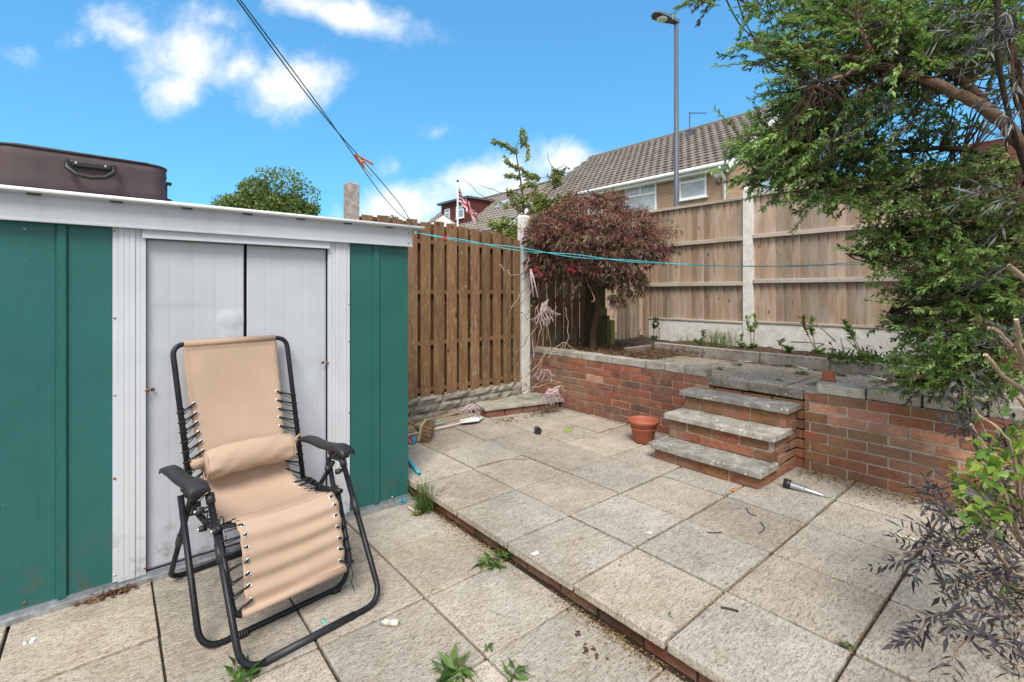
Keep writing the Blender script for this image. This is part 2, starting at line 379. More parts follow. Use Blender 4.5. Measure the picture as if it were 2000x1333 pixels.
# soil beds with an uneven surface
def soil(name, x0, x1, y0, y1, z, amp, nx, ny, skirt=.3):
    vs = []; fs = []
    for j in range(ny + 1):
        for i in range(nx + 1):
            x = x0 + (x1 - x0) * i / nx; y = y0 + (y1 - y0) * j / ny
            h = amp * (mnoise.noise(Vector((x * 3, y * 3, 0))) + .5 * mnoise.noise(Vector((x * 11, y * 11, 3))) + .25 * mnoise.noise(Vector((x * 31, y * 31, 3))))
            edge = (i in (0, nx)) or (j in (0, ny))
            vs.append((x, y, z - skirt if edge else z + h))
    for j in range(ny):
        for i in range(nx): fs.append((j * (nx + 1) + i, j * (nx + 1) + i + 1, (j + 1) * (nx + 1) + i + 1, (j + 1) * (nx + 1) + i))
    m = MB(); m.add(vs, fs); return struct(m.build(name, M_SOIL, smooth=True))
soil('planting_bed', 5.10, 6.0, -1.0, 4.24, BED - .02, .035, 60, 200, .15)
soil('corner_soil', 3.94, 5.14, 2.95, 4.24, TE + .035, .03, 70, 80, .08)
soil('shrub_border', 2.30, 3.84, -1.8, .10, UP + .05, .035, 60, 80, .08)

# ---------------------------------------------------------------- kerb edging of the bed
kt = thing('edging_stones', 'row of pale concrete edging stones between the terrace path and the fence bed', 'edging', (5.08, 1.5, TE))
y = 3.35
while y > -.9:
    L = .62 if y > 1.9 else random.uniform(.72, .9)
    m = MB(); m.box(5.06, 5.115, y - L + .006, y, TE - .03, BED + .012 + random.uniform(-.006, .006), (1, 1, 1), .003); m.build('edging_stone', M_KERB, kt, bevel=.007); y -= L
m = MB(); m.box(4.55, 5.05, 3.36, 3.41, TE - .03, TE + .085, (.8, .8, .8), .004); m.build('edging_stone', M_KERB, kt, bevel=.007)

# ---------------------------------------------------------------- retaining walls
CH = .0705; WT = UP + 9 * CH
def wall(name, label, y0, y1, spall, pal, seed, capstart=None, capL=.215, courses=8):
    random.seed(seed)
    t = thing(name, label, 'wall', (3.9, (y0 + y1) / 2, UP))
    m = MB(); brick_run(m, 'Y', 3.85, .10, y0, y1, UP, courses, CH, pal, spall=spall, offset=random.random()); m.build('brickwork', M_BRICK, t, bevel=.0045)
    m = MB(); m.box(3.857, 3.945, y0 + .004, y1 - .006, UP, UP + courses * CH - .004); m.build('mortar', M_MORTAR, t)
    m = MB(); y = capstart if capstart else y1
    while y > y0 + .02:
        L = min(capL, y - y0); m.box(3.846 + random.uniform(-.002, .004), 3.965, y - L + .004, y - .004, UP + courses * CH, UP + (courses + 1) * CH + random.uniform(-.004, .004), tuple([random.uniform(.8, 1.1)] * 3), .004); y -= L
    m.build('capping', M_CAP, t, bevel=.009)
    return t
wall('brick_wall', 'red brick retaining wall with pale grey capping to the left of the steps, behind the large terracotta pot', 2.02, 4.24,
     [(2.05, 2.25, 6), (2.0, 2.2, 5), (3.1, 3.35, 5)], BR, 11, capL=.2)
wr = wall('brick_wall', 'orange brown brick retaining wall with crumbling spalled bricks to the right of the steps', -.62, 1.30,
     [(.85, 1.28, 6), (.55, .84, 5), (.98, 1.2, 5), (.45, .86, 4), (.3, .45, 3), (.2, .5, 4)], BRD, 5, capstart=1.22, capL=.29)
# ---------------------------------------------------------------- steps
random.seed(21)
st = thing('garden_steps', 'three brick steps with lichened grey stone treads set against the retaining wall', 'steps', (3.5, 1.74, UP))
SY0, SY1 = 1.345, 2.12
fronts = [3.205, 3.41, 3.645]; tops = [UP + .128, UP + .318, UP + .47]
zs = [UP, tops[0], tops[1]]
for k in range(3):
    h = tops[k] - .045 - zs[k]; nc = 1 if k != 1 else 2; ch = h / nc
    m = MB(); brick_run(m, 'Y', fronts[k], .1, SY0, SY1, zs[k], nc, ch, BRD + [srgb(186, 120, 98)], bl=.19, offset=.37 * k, jit=.004)
    # right and left cheeks
    for (fy, o) in ((SY0, -1), (SY1, 1)):
        zz = UP; n2 = max(1, round((tops[k] - .045 - UP) / .073))
        za_ = UP if k == 0 else zs[k] - .045
        n2 = max(1, round((tops[k] - .045 - za_) / .073)); brick_run(m, 'X', fy, .08, fronts[k] + (.102 if k == 0 else .056), 3.85, za_, n2, (tops[k] - .045 - za_) / n2, BRD, bl=.2, out=o, offset=.2 * k, jit=.004)
    m.build('riser_brickwork', M_BRICK, st, bevel=.006)
    m = MB(); m.box(fronts[k] + .009, 3.85, SY0 + .008, SY1 - .008, UP, tops[k] - .047); m.build('mortar', M_MORTAR, st)
for k in range(3):
    # tread: slab with chipped edge
    x0, x1 = fronts[k] - .035, (fronts[k + 1] + .05 if k < 2 else 3.848)
    y0, y1 = SY0 - .028, SY1 + .03
    nx, ny = 4, 26; m = MB(); vs = []; top = []
    for i in range(nx + 1):
        for j in range(ny + 1):
            x = x0 + (x1 - x0) * i / nx; yy = y0 + (y1 - y0) * j / ny
            if i == 0: x += .006 * abs(mnoise.noise(Vector((yy * 18, k, 2)))) + .003 * random.random()
            vs.append((x, yy, tops[k] + .0015 * mnoise.noise(Vector((x * 20, yy * 20, k)))))
    nb = len(vs)
    vs += [(v[0], v[1], tops[k] - .044) for v in vs]
    idx = lambda i, j: i * (ny + 1) + j
    fs = [(idx(i, j), idx(i + 1, j), idx(i + 1, j + 1), idx(i, j + 1)) for i in range(nx) for j in range(ny)]
    fs += [tuple(nb + a for a in reversed(f)) for f in fs]
    for j in range(ny): fs += [(idx(0, j + 1), idx(0, j + 1) + nb, idx(0, j) + nb, idx(0, j)), (idx(nx, j), idx(nx, j) + nb, idx(nx, j + 1) + nb, idx(nx, j + 1))]
    for i in range(nx): fs += [(idx(i, 0), idx(i, 0) + nb, idx(i + 1, 0) + nb, idx(i + 1, 0)), (idx(i + 1, ny), idx(i + 1, ny) + nb, idx(i, ny) + nb, idx(i, ny))]
    m.add(vs, fs, [(1, 1, 1), (1.35, 1.33, 1.28), (.95, .95, .97)][k]); m.build('tread', M_COPE, st, bevel=.006)
# landing edge stones at the top of the steps
lt = thing('landing_stones', 'dark weathered edging stones forming the top step between the two brick walls', 'edging', (3.9, 1.66, tops[2]))
for (a, b) in ((1.305, 1.685), (1.695, 2.015)):
    m = MB(); m.box(3.85, 3.905, a, b, tops[2] + .03, TE + .01, (.78, .76, .72), .004); m.build('edging_stone', M_COPE, lt, bevel=.008)
m = MB(); brick_run(m, 'Y', 3.858, .06, 1.302, 2.016, UP, 7, (tops[2] + .02 - UP) / 7, BRD); m.build('brickwork', M_BRICK, lt, bevel=.004)

# ---------------------------------------------------------------- stone wall, planter, brown fence
random.seed(31)
FY = 4.20
t = thing('stone_wall', 'low wall of grey split-face stone blocks under the brown fence', 'wall', (2.7, FY, UP))
m = MB()
for c in range(3):
    x = 1.0 - c * .09; z = UP + c * .084
    while x < 3.66:
        L = random.uniform(.2, .34); x1 = min(x + L, 3.66); nx, nz = 6, 3; vs = []
        for a in range(nz + 1):
            for b in range(nx + 1):
                ed = a in (0, nz) or b in (0, nx)
                vs.append((x + (x1 - x - .01) * b / nx, FY - .02 - (0 if ed else random.uniform(.005, .03)), z + .078 * a / nz))
        nb = len(vs); fs = [(a * (nx + 1) + b, a * (nx + 1) + b + 1, (a + 1) * (nx + 1) + b + 1, (a + 1) * (nx + 1) + b) for a in range(nz) for b in range(nx)]
        m.add(vs, fs, tuple([random.uniform(.75, 1.15)] * 3)); m.box(x, x1 - .01, FY - .018, FY + .09, z, z + .078, tuple([random.uniform(.8, 1.1)] * 3)); x = x1
m.build('stone_blocks', M_ROUGHSTONE, t)
m = MB(); m.box(.9, 3.655, FY - .012, FY + .08, UP - .1, UP + .25); m.build('mortar', M_MORTAR, t)
m = MB(); m.box(3.76, 3.93, FY - .02, FY + .1, UP, UP + .55, (.7, .7, .7), .003); m.build('stone_blocks', M_ROUGHSTONE, t)
t = thing('brick_ledge', 'low brick ledge topped with two grey slabs in the corner below the concrete post', 'ledge', (3.4, 4.0, UP))
A_, B_ = Vector((2.93, 3.90, 0)), Vector((3.60, 3.77, 0)); ang = math.atan2(B_.y - A_.y, B_.x - A_.x)
mt = Matrix.Translation((A_.x, A_.y, 0)) @ Matrix.Rotation(ang, 4, 'Z')
m = MB(); x = 0
while x < .9:
    L = min(.215, .9 - x); m.box(x + .004, x + L - .006, 0, .1, UP, UP + .066, bcol(BR), .003, mt); x += L
for k in range(2): m.box(.002, .1, .105 + k * .1, .2 + k * .1, UP, UP + .066, bcol(BR), .003, mt)
m.build('brickwork', M_BRICK, t, bevel=.004)
for (a, b) in ((-.02, .42), (.428, .93)):
    m = MB(); m.box(a, b, -.02, .42, UP + .068, UP + .10, (.95, .95, .9), .003, mt); m.build('coping_slab', M_KERB, t, bevel=.006)

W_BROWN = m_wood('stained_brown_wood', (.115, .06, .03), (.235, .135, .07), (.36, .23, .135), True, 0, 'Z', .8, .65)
W_DARK = m_wood('dark_brown_wood', (.09, .05, .03), (.17, .10, .062), (.25, .165, .11), True, .2, 'Z', .85, .2)  # darker, greyer brown for the second fence panel
W_BACK = m_wood('brown_wood_rear', (.08, .042, .02), (.15, .08, .038), (.22, .12, .06), False, 0, 'Z', .85)
W_RAIL = m_wood('brown_rail_wood', (.12, .06, .03), (.22, .12, .06), (.30, .18, .10), True, 0, 'X', .8, .4)
W_PALE = m_wood('weathered_pale_wood', (.31, .215, .15), (.49, .365, .275), (.64, .51, .405), True, .6, 'Z', .82)
W_PALER = m_wood('weathered_rail_wood', (.33, .28, .23), (.48, .42, .36), (.62, .56, .50), True, .8, 'Y', .82)
def board(mb, x0, x1, y0, y1, z0, z1, tint, chip=.008):
    vs = []
    for (x, y) in ((x0, y0), (x1, y0), (x1, y1), (x0, y1)):
        for k in range(5):
            j = random.uniform(-.0015, .0015)
            vs.append((x + j, y, z0 + (z1 - z0) * k / 4 + (random.uniform(-chip, chip) if k in (0, 4) else 0)))
    fs = []
    for a in range(4):
        b = (a + 1) % 4
        for k in range(4): fs.append((a * 5 + k, b * 5 + k, b * 5 + k + 1, a * 5 + k + 1))
    fs += [(0, 15, 10, 5), (4, 9, 14, 19)]
    mb.add(vs, fs, tint)
def rt(lo=.75, hi=1.1):
    k = random.uniform(lo, hi); return (k * random.uniform(.97, 1.04), k, k * random.uniform(.93, 1.03))
def hit_miss(name, label, x0, x1, zb, topf, mat, rails, seed, gappy=.5):
    random.seed(seed)
    t = thing(name, label, 'fence', ((x0 + x1) / 2, FY, zb))
    m = MB(); x = x0; P = .150
    while x < x1 - .03:
        wd = min(random.uniform(.100, .122), x1 - x); board(m, x, x + wd, FY - .022, FY - .004, zb + random.uniform(-.012, .008), topf(x + wd / 2) + random.uniform(-.012, .012), rt()); x += P
    m.build('front_boards', mat, t, bevel=.003)
    m = MB(); x = x0 - .092
    while x < x1 - .03:
        wd = random.uniform(.124, .136); board(m, max(x, x0), min(x + wd, x1), FY + .042, FY + .058, zb + .01, topf(x + wd / 2) - .008 + random.uniform(-.012, .01), rt(.8, 1.1)); x += P
    m.build('rear_boards', W_BACK, t, bevel=.003)
    for z in rails:
        m = MB(); m.box(x0, x1, FY - .002, FY + .04, z - .02, z + .02, rt(.9, 1.1), .001); m.build('rail', W_RAIL, t, bevel=.003)
    return t
EZ = H
hit_miss('picket_fence', 'brown stained hit-and-miss fence panel with arched top between the shed and the pale concrete post', 1.74, 3.63, EZ - 1.035,
         lambda x: EZ + .70 - max(0, x - 2.45) ** 2 * .075, W_BROWN, (EZ - .975, EZ - .51, EZ + .0, EZ + .50), 3)
hit_miss('picket_fence', 'dark brown fence panel behind the trunk of the red maple', 3.78, 4.95, TE + .02,
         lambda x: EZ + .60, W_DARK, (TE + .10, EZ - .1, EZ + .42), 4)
def cpost(name, label, x, y, z0, z1, w_, mat, cat='post', tint=(1, 1, 1), rot=0):
    m = MB(); h = w_ / 2; mt = Matrix.Translation((x, y, 0)) @ Matrix.Rotation(rot, 4, 'Z')
    m.box(-h, h, -h, h, z0, z1 - .02, tint, .001, mt); a = h - .018
    m.add([mt @ Vector(p) for p in ((-h, -h, z1 - .02), (h, -h, z1 - .02), (h, h, z1 - .02), (-h, h, z1 - .02), (-a, -a, z1), (a, -a, z1), (a, a, z1), (-a, a, z1))],
          [(0, 1, 5, 4), (1, 2, 6, 5), (2, 3, 7, 6), (3, 0, 4, 7), (4, 5, 6, 7)], tint)
    return m
tag(cpost('', '', 3.705, 4.20, UP + .1, EZ + .895, .105, M_CONC).build('fence_post', M_CONC, bevel=.004), 'tall pale concrete fence post wrapped in vines at the right end of the brown fence', 'fence post')
tag(cpost('', '', 1.66, 4.22, 0, EZ + .98, .105, M_CONC2).build('fence_post', M_CONC2, bevel=.004), 'brown aggregate concrete post standing up behind the shed roof', 'fence post')

# ---------------------------------------------------------------- pale closeboard fence
FX = 5.87
random.seed(41)
t = thing('closeboard_fence', 'weathered pale closeboard fence with concrete post and gravel boards along the planting bed', 'fence', (FX, 2.5, BED))
def feather(mb, X, ya, yb, z0, z1, along='Y'):
    """feather-edge boards, each lapping the next"""
    p = ya; wd = .086
    while p < yb - .01:
        q = min(p + wd + .012, yb + .012); tn = rt(.68, 1.12)
        th0, th1 = .024, .005
        if along == 'Y': pts = [(X - th0, p), (X - th1, q), (X + .004, q), (X + .004, p)]
        else: pts = [(p, X - th0), (q, X - th1), (q, X + .004), (p, X + .004)]
        vs = [(a, b, z) for z in (z0 + random.uniform(-.004, .004), z1) for (a, b) in pts]
        mb.add(vs, [(0, 1, 5, 4), (1, 2, 6, 5), (2, 3, 7, 6), (3, 0, 4, 7), (4, 5, 6, 7), (3, 2, 1, 0)], tn); p += wd
def cb_panel(ya, yb, ztop, zr1, zr2, zb):
    p = bpy.data.objects.new('panel', None); C.objects.link(p); p.parent = t; p.location = (0, (ya + yb) / 2 - 2.5, 0)
    m = MB(); feather(m, FX, ya, yb, EZ + zb, EZ + ztop - .035); m.build('boards', W_PALE, p)
    for (z, h_) in ((zr1, .028), (zr2, .028), (zb + .012, .016)):
        m = MB(); m.box(FX - .062, FX - .014, ya, yb, EZ + z - h_, EZ + z + h_ - .006, rt(.95, 1.1), .002); m.build('rail', W_PALER, p, bevel=.005)
    m = MB(); m.box(FX - .055, FX + .03, ya, yb, EZ + ztop - .036, EZ + ztop - .001, rt(.9, 1.0), .002); m.build('capping_rail', W_PALER, p, bevel=.004)
    m = MB(); m.box(FX - .05, FX, ya, yb, BED - .12, EZ + zb - .006, (1, 1, 1), .001); m.build('gravel_board', M_CONC, p, bevel=.003)
cb_panel(2.625, 3.94, 1.15, .645, .105, -.375)
cb_panel(.72, 2.505, 1.165, .66, .13, -.36)
cpost('', '', FX - .005, 2.565, BED - .1, EZ + 1.255, .112, M_CONC).build('post', M_CONC, t, bevel=.004)
m = MB(); m.box(FX - .06, FX + .04, 3.945, 4.03, BED - .1, EZ + 1.18, (.85, .8, .75), .003); m.build('corner_post', W_PALE, t, bevel=.004)
m = MB(); feather(m, 4.10, 5.32, FX - .06, BED - .06, EZ + 1.12, 'X'); m.build('return_boards', W_PALE, t)
# compost box against the corner
t = thing('compost_box', 'mossy green timber box standing in the corner behind the red maple trunk', 'box', (4.75, 3.95, TE))
W_MOSS = m_wood('mossy_wood', (.045, .05, .025), (.09, .10, .045), (.14, .14, .075), True, 0, 'Z', .9)
m = MB(); m.box(4.62, 4.80, 3.88, 4.06, TE, EZ + .17, (.7, .7, .7), .003); m.build('tall_panel', W_MOSS, t, bevel=.005)
m = MB(); m.box(4.81, 4.86, 3.86, 4.02, TE, EZ - .30, (1.2, 1.2, 1.0), .003); m.box(4.87, 4.95, 3.85, 3.92, TE, EZ - .36, (2.2, 2.0, 1.7), .003); m.build('low_panel', W_MOSS, t, bevel=.005)
m = MB(); m.box(4.61, 4.80, 3.855, 3.876, EZ - .30, EZ - .20, (1.2, 1.2, 1.1), .002); m.build('rail', W_MOSS, t, bevel=.003)

# ---------------------------------------------------------------- brick pier at the end of the pale fence
random.seed(51)
t = thing('brick_pier', 'dark red brick pier hidden behind the green tree at the right end of the fence', 'wall', (5.5, .3, TE))
m = MB(); n_c = 26
brick_run(m, 'Y', 5.42, .1, -2.2, .66, TE, n_c, .075, [srgb(122, 62, 50), srgb(104, 56, 48), srgb(136, 70, 54), srgb(92, 54, 48)])
brick_run(m, 'X', .66, .1, 5.522, 6.6, TE, n_c, .075, [srgb(122, 62, 50), srgb(104, 56, 48), srgb(136, 70, 54)], out=1)
m.build('brickwork', M_BRICK, t, bevel=.003)
m = MB(); m.box(5.427, 6.6, -2.2, .652, TE - .2, TE + n_c * .075 - .002); m.build('mortar', M_MORTAR, t)

# ================================================================ houses beyond
def m_house_brick(name, c1, c2, mort, sx=1):
    g = G(name); n = g.n.new('ShaderNodeTexBrick')
    sp = g.n.new('ShaderNodeSeparateXYZ'); g.l(g.co, sp.inputs[0]); cb = g.n.new('ShaderNodeCombineXYZ')
    g.l(g.math('ADD', sp.outputs[1], sp.outputs[0]), cb.inputs[0]); g.l(sp.outputs[2], cb.inputs[1]); g.l(cb.outputs[0], n.inputs[0])
    n.inputs['Color1'].default_value = (*c1, 1); n.inputs['Color2'].default_value = (*c2, 1); n.inputs['Mortar'].default_value = (*mort, 1)
    n.inputs['Scale'].default_value = 1; n.inputs['Brick Width'].default_value = .225; n.inputs['Row Height'].default_value = .075; n.inputs['Mortar Size'].default_value = .011
    c = g.mix(g.ramp(g.noise(1.5, 5, .6), [(.4, 0.), (.7, .3)]), n.outputs[0], tuple(x * .7 for x in c2))
    return g.done(c, .9, g.bump(n.outputs['Fac'], -.4, .006), spec=.2)
M_HB = m_house_brick('house_brick', (.46, .28, .18), (.36, .205, .125), (.38, .33, .28))
M_TILE = plain('roof_tile', (.175, .15, .13), .85, 0, .3, 9, .4, .01)
M_UPVC = plain('white_plastic', (.82, .83, .84), .35, 0, .03, 8, .02)
M_GUT = plain('white_gutter', (.78, .79, .80), .4, 0, .05, 8, .02)
def m_glass(name):
    g = G(name); n = g.noise(.9, 4, .6, .4, g.map((1, 1, 2)))
    return g.done(g.ramp(n, [(.35, (.26, .30, .34)), (.6, (.44, .49, .53))]), .08, spec=.8)
M_GLASS = m_glass('window_glass')
M_GREYPOLE = plain('grey_painted_steel', (.085, .095, .12), .5, 0, .1, 30)
M_BLACK = plain('black_plastic', (.018, .018, .02), .42, 0, .2, 30, .05)
HX, HY0, HY1, EAVE = 14.2, 6.8, 15.6, H + 3.92
t = thing('brick_house', 'tan brick house with brown tiled roof and white gutter beyond the pale fence', 'house', (HX + 4, 11, -.12))
m = MB(); m.box(HX, HX + 8.2, HY0, HY1, -.1, EAVE + .05)
RZ = H + 6.62; RX = HX + 4.1
m.add([(HX, HY0, EAVE + .05), (HX + 8.2, HY0, EAVE + .05), (RX, HY0, RZ - .1), (HX, HY1, EAVE + .05), (HX + 8.2, HY1, EAVE + .05), (RX, HY1, RZ - .1)], [(0, 1, 2), (5, 4, 3), (0, 2, 5, 3), (1, 4, 5, 2)])
m.build('wall', M_HB, t)
random.seed(61)
def tiled(parent, P0, along, up, nrm, ncol, nrow, cw, rh, name='roof', mat=None, tone=(1, 1, 1)):
    P0, along, up, nrm = map(Vector, (P0, along, up, nrm)); m = MB()
    for r in range(nrow):
        for c in range(ncol):
            k = random.uniform(.88, 1.14); tn = (k * tone[0] * random.uniform(.95, 1.08), k * tone[1], k * tone[2] * random.uniform(.92, 1.05))
            o = P0 + along * (c * cw + (.5 * cw if r % 2 else 0)) + up * (r * rh)
            a = along * (cw * .96); b = up * (rh * 1.2); lift = nrm * .045
            prof = [(0, .02), (.2, .03), (.36, .004), (.6, 0), (.8, .02), (1, .03)]
            vs = [o + a * s + nrm * (h_ + .045) for s, h_ in prof] + [o + a * s + b + nrm * (h_ + .0) for s, h_ in prof] + [o + a * s for s, h_ in prof]
            fs = [(i, i + 1, 7 + i, 6 + i) for i in range(5)] + [(12 + i, 13 + i, i + 1, i) for i in range(5)]
            m.add(vs, fs, tn)
    return m.build(name, mat or M_TILE, parent)
sl = Vector((4.1, 0, RZ - EAVE)); sl_len = sl.length; up = sl / sl_len; nr = Vector((-up.z, 0, up.x))
rf = tiled(t, (HX - .28, HY0 - .1, EAVE - .15), (0, 1, 0), up, nr, 30, 17, .30, .305)
m = MB(); m.tube([(RX, HY0 - .1, RZ + .02), (RX, HY1 + .2, RZ + .02)], .11, 10, (.9, .9, .9)); m.build('ridge_tiles', M_TILE, rf)
m = MB(); m.add([(RX, HY0 - .1, RZ), (RX, HY1 + .2, RZ), (HX + 8.5, HY1 + .2, EAVE - .15), (HX + 8.5, HY0 - .1, EAVE - .15)], [(0, 1, 2, 3)]); m.build('rear_slope', M_TILE, rf)
m = MB(); m.tube([(HX - .36, HY0 - .12, EAVE - .12), (HX - .36, HY1 + .2, EAVE - .12)], .065, 10); m.build('gutter', M_GUT, t, smooth=True)
m = MB(); m.box(HX - .28, HX - .02, HY0 - .02, HY1, EAVE - .26, EAVE - .08); m.build('fascia', M_UPVC, t)
m = MB(); m.tube([(HX - .36, HY0 + .12, EAVE - .18), (HX - .30, HY0 + .12, EAVE - .32), (HX - .08, HY0 + .12, EAVE - .5), (HX - .07, HY0 + .12, 0)], .045, 10); m.build('downpipe', M_GUT, t, smooth=True)
m = MB(); m.add([(HX - .3, HY0 - .12, EAVE - .38), (HX - .3, HY0 - .12, EAVE - .16), (RX, HY0 - .12, RZ), (RX, HY0 - .12, RZ - .24), (HX - .3, HY0 - .06, EAVE - .38), (HX - .3, HY0 - .06, EAVE - .16), (RX, HY0 - .06, RZ), (RX, HY0 - .06, RZ - .24)],
               [(0, 1, 2, 3), (7, 6, 5, 4), (0, 3, 7, 4), (1, 5, 6, 2)]); m.build('bargeboard', M_UPVC, t)
def window(parent, X, y0, y1, z0, z1, kind, face='X'):
    fr = MB(); gl = MB(); T_ = .055
    def bx(mb, a0, a1, c0, c1, d0, d1):
        if face == 'X': mb.box(X - d1, X - d0, a0, a1, c0, c1)
        else: mb.box(a0, a1, X - d1, X - d0, c0, c1)
    bx(fr, y0, y1, z1 - T_, z1, 0, .05); bx(fr, y0, y1, z0, z0 + T_, 0, .05); bx(fr, y0, y0 + T_, z0 + T_, z1 - T_, 0, .05); bx(fr, y1 - T_, y1, z0 + T_, z1 - T_, 0, .05)
    zt = z0 + (z1 - z0) * .66; bx(fr, y0 + T_, y1 - T_, zt - .035, zt + .035, 0, .048)
    if kind == 2: ym = (y0 + y1) / 2; bx(fr, ym - .035, ym + .035, zt + .035, z1 - T_, 0, .048)
    bx(fr, y0 - .04, y1 + .04, z0 - .05, z0 - .003, 0, .09)
    f = fr.build('window', M_UPVC, parent, bevel=.006)
    bx(gl, y0 + .01, y1 - .01, z0 + .01, z1 - .01, .006, .018); gl.build('pane', M_GLASS, f); return f
window(t, HX, 7.5, 8.42, H + 2.98, H + 3.80, 1); window(t, HX, 9.28, 10.56, H + 2.7, H + 3.73, 2); window(t, HX, 11.6, 12.3, H + 3.0, H + 3.7, 1)
window(t, HY0, 16.2, 17.6, H + 2.8, H + 3.85, 1, 'Y')
m = MB(); m.lathe([(.001, .1), (.12, .09), (.17, .03), (.17, 0)], n=6, m=Matrix.Rotation(R(-90), 4, 'Y'), c=(HX, 7.15, H + 3.62)); m.build('alarm_box', M_UPVC, t)
p = atx(1318, 325, HX + .6); m = MB(); m.box(p.x - .06, p.x + .06, p.y - .06, p.y + .06, p.z - .5, p.z + .02, (1, 1, 1)); m.build('flue', M_UPVC, t)
p = atx(1133, 372, HX + 1.0); m = MB(); m.box(p.x - .1, p.x + .1, p.y - .1, p.y + .1, p.z - .3, p.z + .1, (1.5, 1.5, 1.5)); m.build('roof_vent', M_BLACK, t)
def aerial(px, py0, py1, d, wpx, label):
    a = at(px, py0, d); b = at(px, py1, d); L = wpx * d / F_PX
    m = MB(); m.tube([a, b], .022, 6)
    dr = Vector(RGT); m.tube([b - dr * L * .05 - Vector((0, 0, .05)), b + dr * L - Vector((0, 0, .05))], .012, 6)
    k = 0
    while k < 9:
        q = b + dr * L * (k + .5) / 9 - Vector((0, 0, .05)); m.tube([q + Vector((.1, .1, .02)), q - Vector((.1, .1, .02))], .008, 4); k += 1
    m.box(a.x - .12, a.x + .12, a.y - .12, a.y + .12, a.z - .5, a.z)
    tag(m.build('tv_aerial', M_GREYPOLE), label, 'aerial')
aerial(1347, 255, 219, 18.9, 34, 'television aerial on a mast above the ridge of the tan brick house')
aerial(1157, 330, 303, 23.7, 22, 'smaller television aerial at the far left end of the tan brick house roof')

# neighbouring lower house with dormer
M_DORM = m_wood('maroon_cladding', (.075, .02, .018), (.12, .034, .03), (.16, .05, .045), False, 0, 'Y', .7)
t2 = thing('terraced_house', 'distant house with a grey brown tiled roof and maroon clad dormer behind the brown fence', 'house', (18, 26, -.1))
random.seed(71)
E2 = H + 3.3; Q0 = at(1110, 352, 25.5)   # ridge end (right)
# roof plane facing the viewer, ridge along Y
X2 = 16.2; S2 = Vector((4.0, 0, 3.2)).normalized(); N2 = Vector((-S2.z, 0, S2.x))
tiled(t2, (X2, 20.2, E2), (0, 1, 0), S2, N2, 37, 16, .33, .33, tone=(1.25, 1.3, 1.3))
m = MB(); m.box(X2 + .35, X2 + 8, 20.3, 32.2, -.1, E2 + .1); m.build('wall', M_HB, t2)
rx2 = X2 + S2.x * 5.3; rz2 = E2 + S2.z * 5.3
m = MB(); m.add([(X2, 20.25, E2 - .05), (rx2, 20.25, rz2), (rx2 * 2 - X2, 20.25, E2 - .05), (X2, 32.3, E2 - .05), (rx2, 32.3, rz2), (rx2 * 2 - X2, 32.3, E2 - .05)], [(0, 2, 1), (3, 4, 5), (1, 2, 5, 4)]); m.build('gable', M_HB, t2)
m = MB(); m.tube([(rx2, 20.1, rz2 + .03), (rx2, 32.3, rz2 + .03)], .11, 8, (.8, .8, .8)); m.build('ridge_tiles', M_TILE, t2)
d = bpy.data.objects.new('dormer', None); C.objects.link(d); d.parent = t2; d.location = (0, 0, 0)
ya, yb, zt = 25.2, 28.6, H + 6.0
m = MB(); m.add([(X2 - .1, 20.12, E2 - .3), (X2 - .1, 20.12, E2 - .05), (rx2, 20.12, rz2), (rx2, 20.12, rz2 - .25)], [(0, 1, 2, 3)]); m.build('bargeboard', M_UPVC, t2, solid=.05)
q = Vector((X2, 23.2, E2)) + S2 * 3.1 + N2 * .06; m = MB(); m.add([q, q + Vector((0, .7, 0)), q + Vector((0, .7, 0)) + S2 * .9, q + S2 * .9], [(0, 1, 2, 3)]); m.build('skylight', M_GLASS, t2, solid=.08)
m = MB(); m.box(17.6, 20.6, ya, yb, E2 + .8, zt); m.build('cladding', M_DORM, d)
m = MB(); m.box(17.35, 20.7, ya - .15, yb + .2, zt, zt + .13); m.build('flat_roof', M_GREYPOLE, d)
window(d, 17.6, ya + .6, ya + 1.5, zt - 1.15, zt - .35, 1); window(d, 17.6, yb - 1.1, yb - .5, zt - 1.15, zt - .35, 1)
t3 = thing('house_gable', 'small white edged roof gable just showing above the left part of the brown fence', 'house', at(848, 500, 24))
a = at(838, 440, 24); b = at(866, 421, 24); c = at(900, 445, 24)
m = MB(); back = Vector((2, 2.5, 0)); lo = Vector((0, 0, -4))
m.add([a, b, c, a + lo, c + lo, a + back, b + back, c + back, a + lo + back, c + lo + back], [(0, 1, 2, 4, 3), (5, 9, 9, 7, 6) if 0 else (6, 5, 8, 9, 7), (3, 4, 9, 8), (0, 3, 8, 5), (2, 7, 9, 4)], (1, 1, 1)); m.build('wall', M_UPVC, t3)
m = MB(); m.add([a, b, c, a + back, b + back, c + back], [(0, 3, 4, 1), (1, 4, 5, 2)]); m.build('roof', M_TILE, t3, solid=.12)

# ---------------------------------------------------------------- street lamp
b = at(1321, 571, 11.0); tp = at(1321, 45, 11.0)
t = thing('street_lamp', 'tall dark grey street lamp column rising above the tan brick house', 'street lamp', (b.x, b.y, -.12))
m = MB(); m.tube([(b.x, b.y, -.12), (b.x, b.y, 2.0), (b.x, b.y, tp.z)], [.075, .062, .046], 14); m.build('column', M_GREYPOLE, t, smooth=True)
hd = Vector(FWD) * -.3 + Vector(RGT) * -.95; hd.normalize(); s_ = hd.cross(Vector((0, 0, 1)))
m = MB(); prof = [(.06, .05, .05), (.0, .06, .05), (-.16, .10, .045), (-.32, .15, .05), (-.55, .15, .035), (-.62, .08, .02)]
vs = []; base = Vector((b.x, b.y, tp.z + .03))
for (k, hw, hh) in prof:
    for (sa, sb) in ((-1, -1), (-.7, 1), (.7, 1), (1, -1)): vs.append(base - hd * k + s_ * (hw * sa) + Vector((0, 0, hh * sb + abs(k) * .12)))
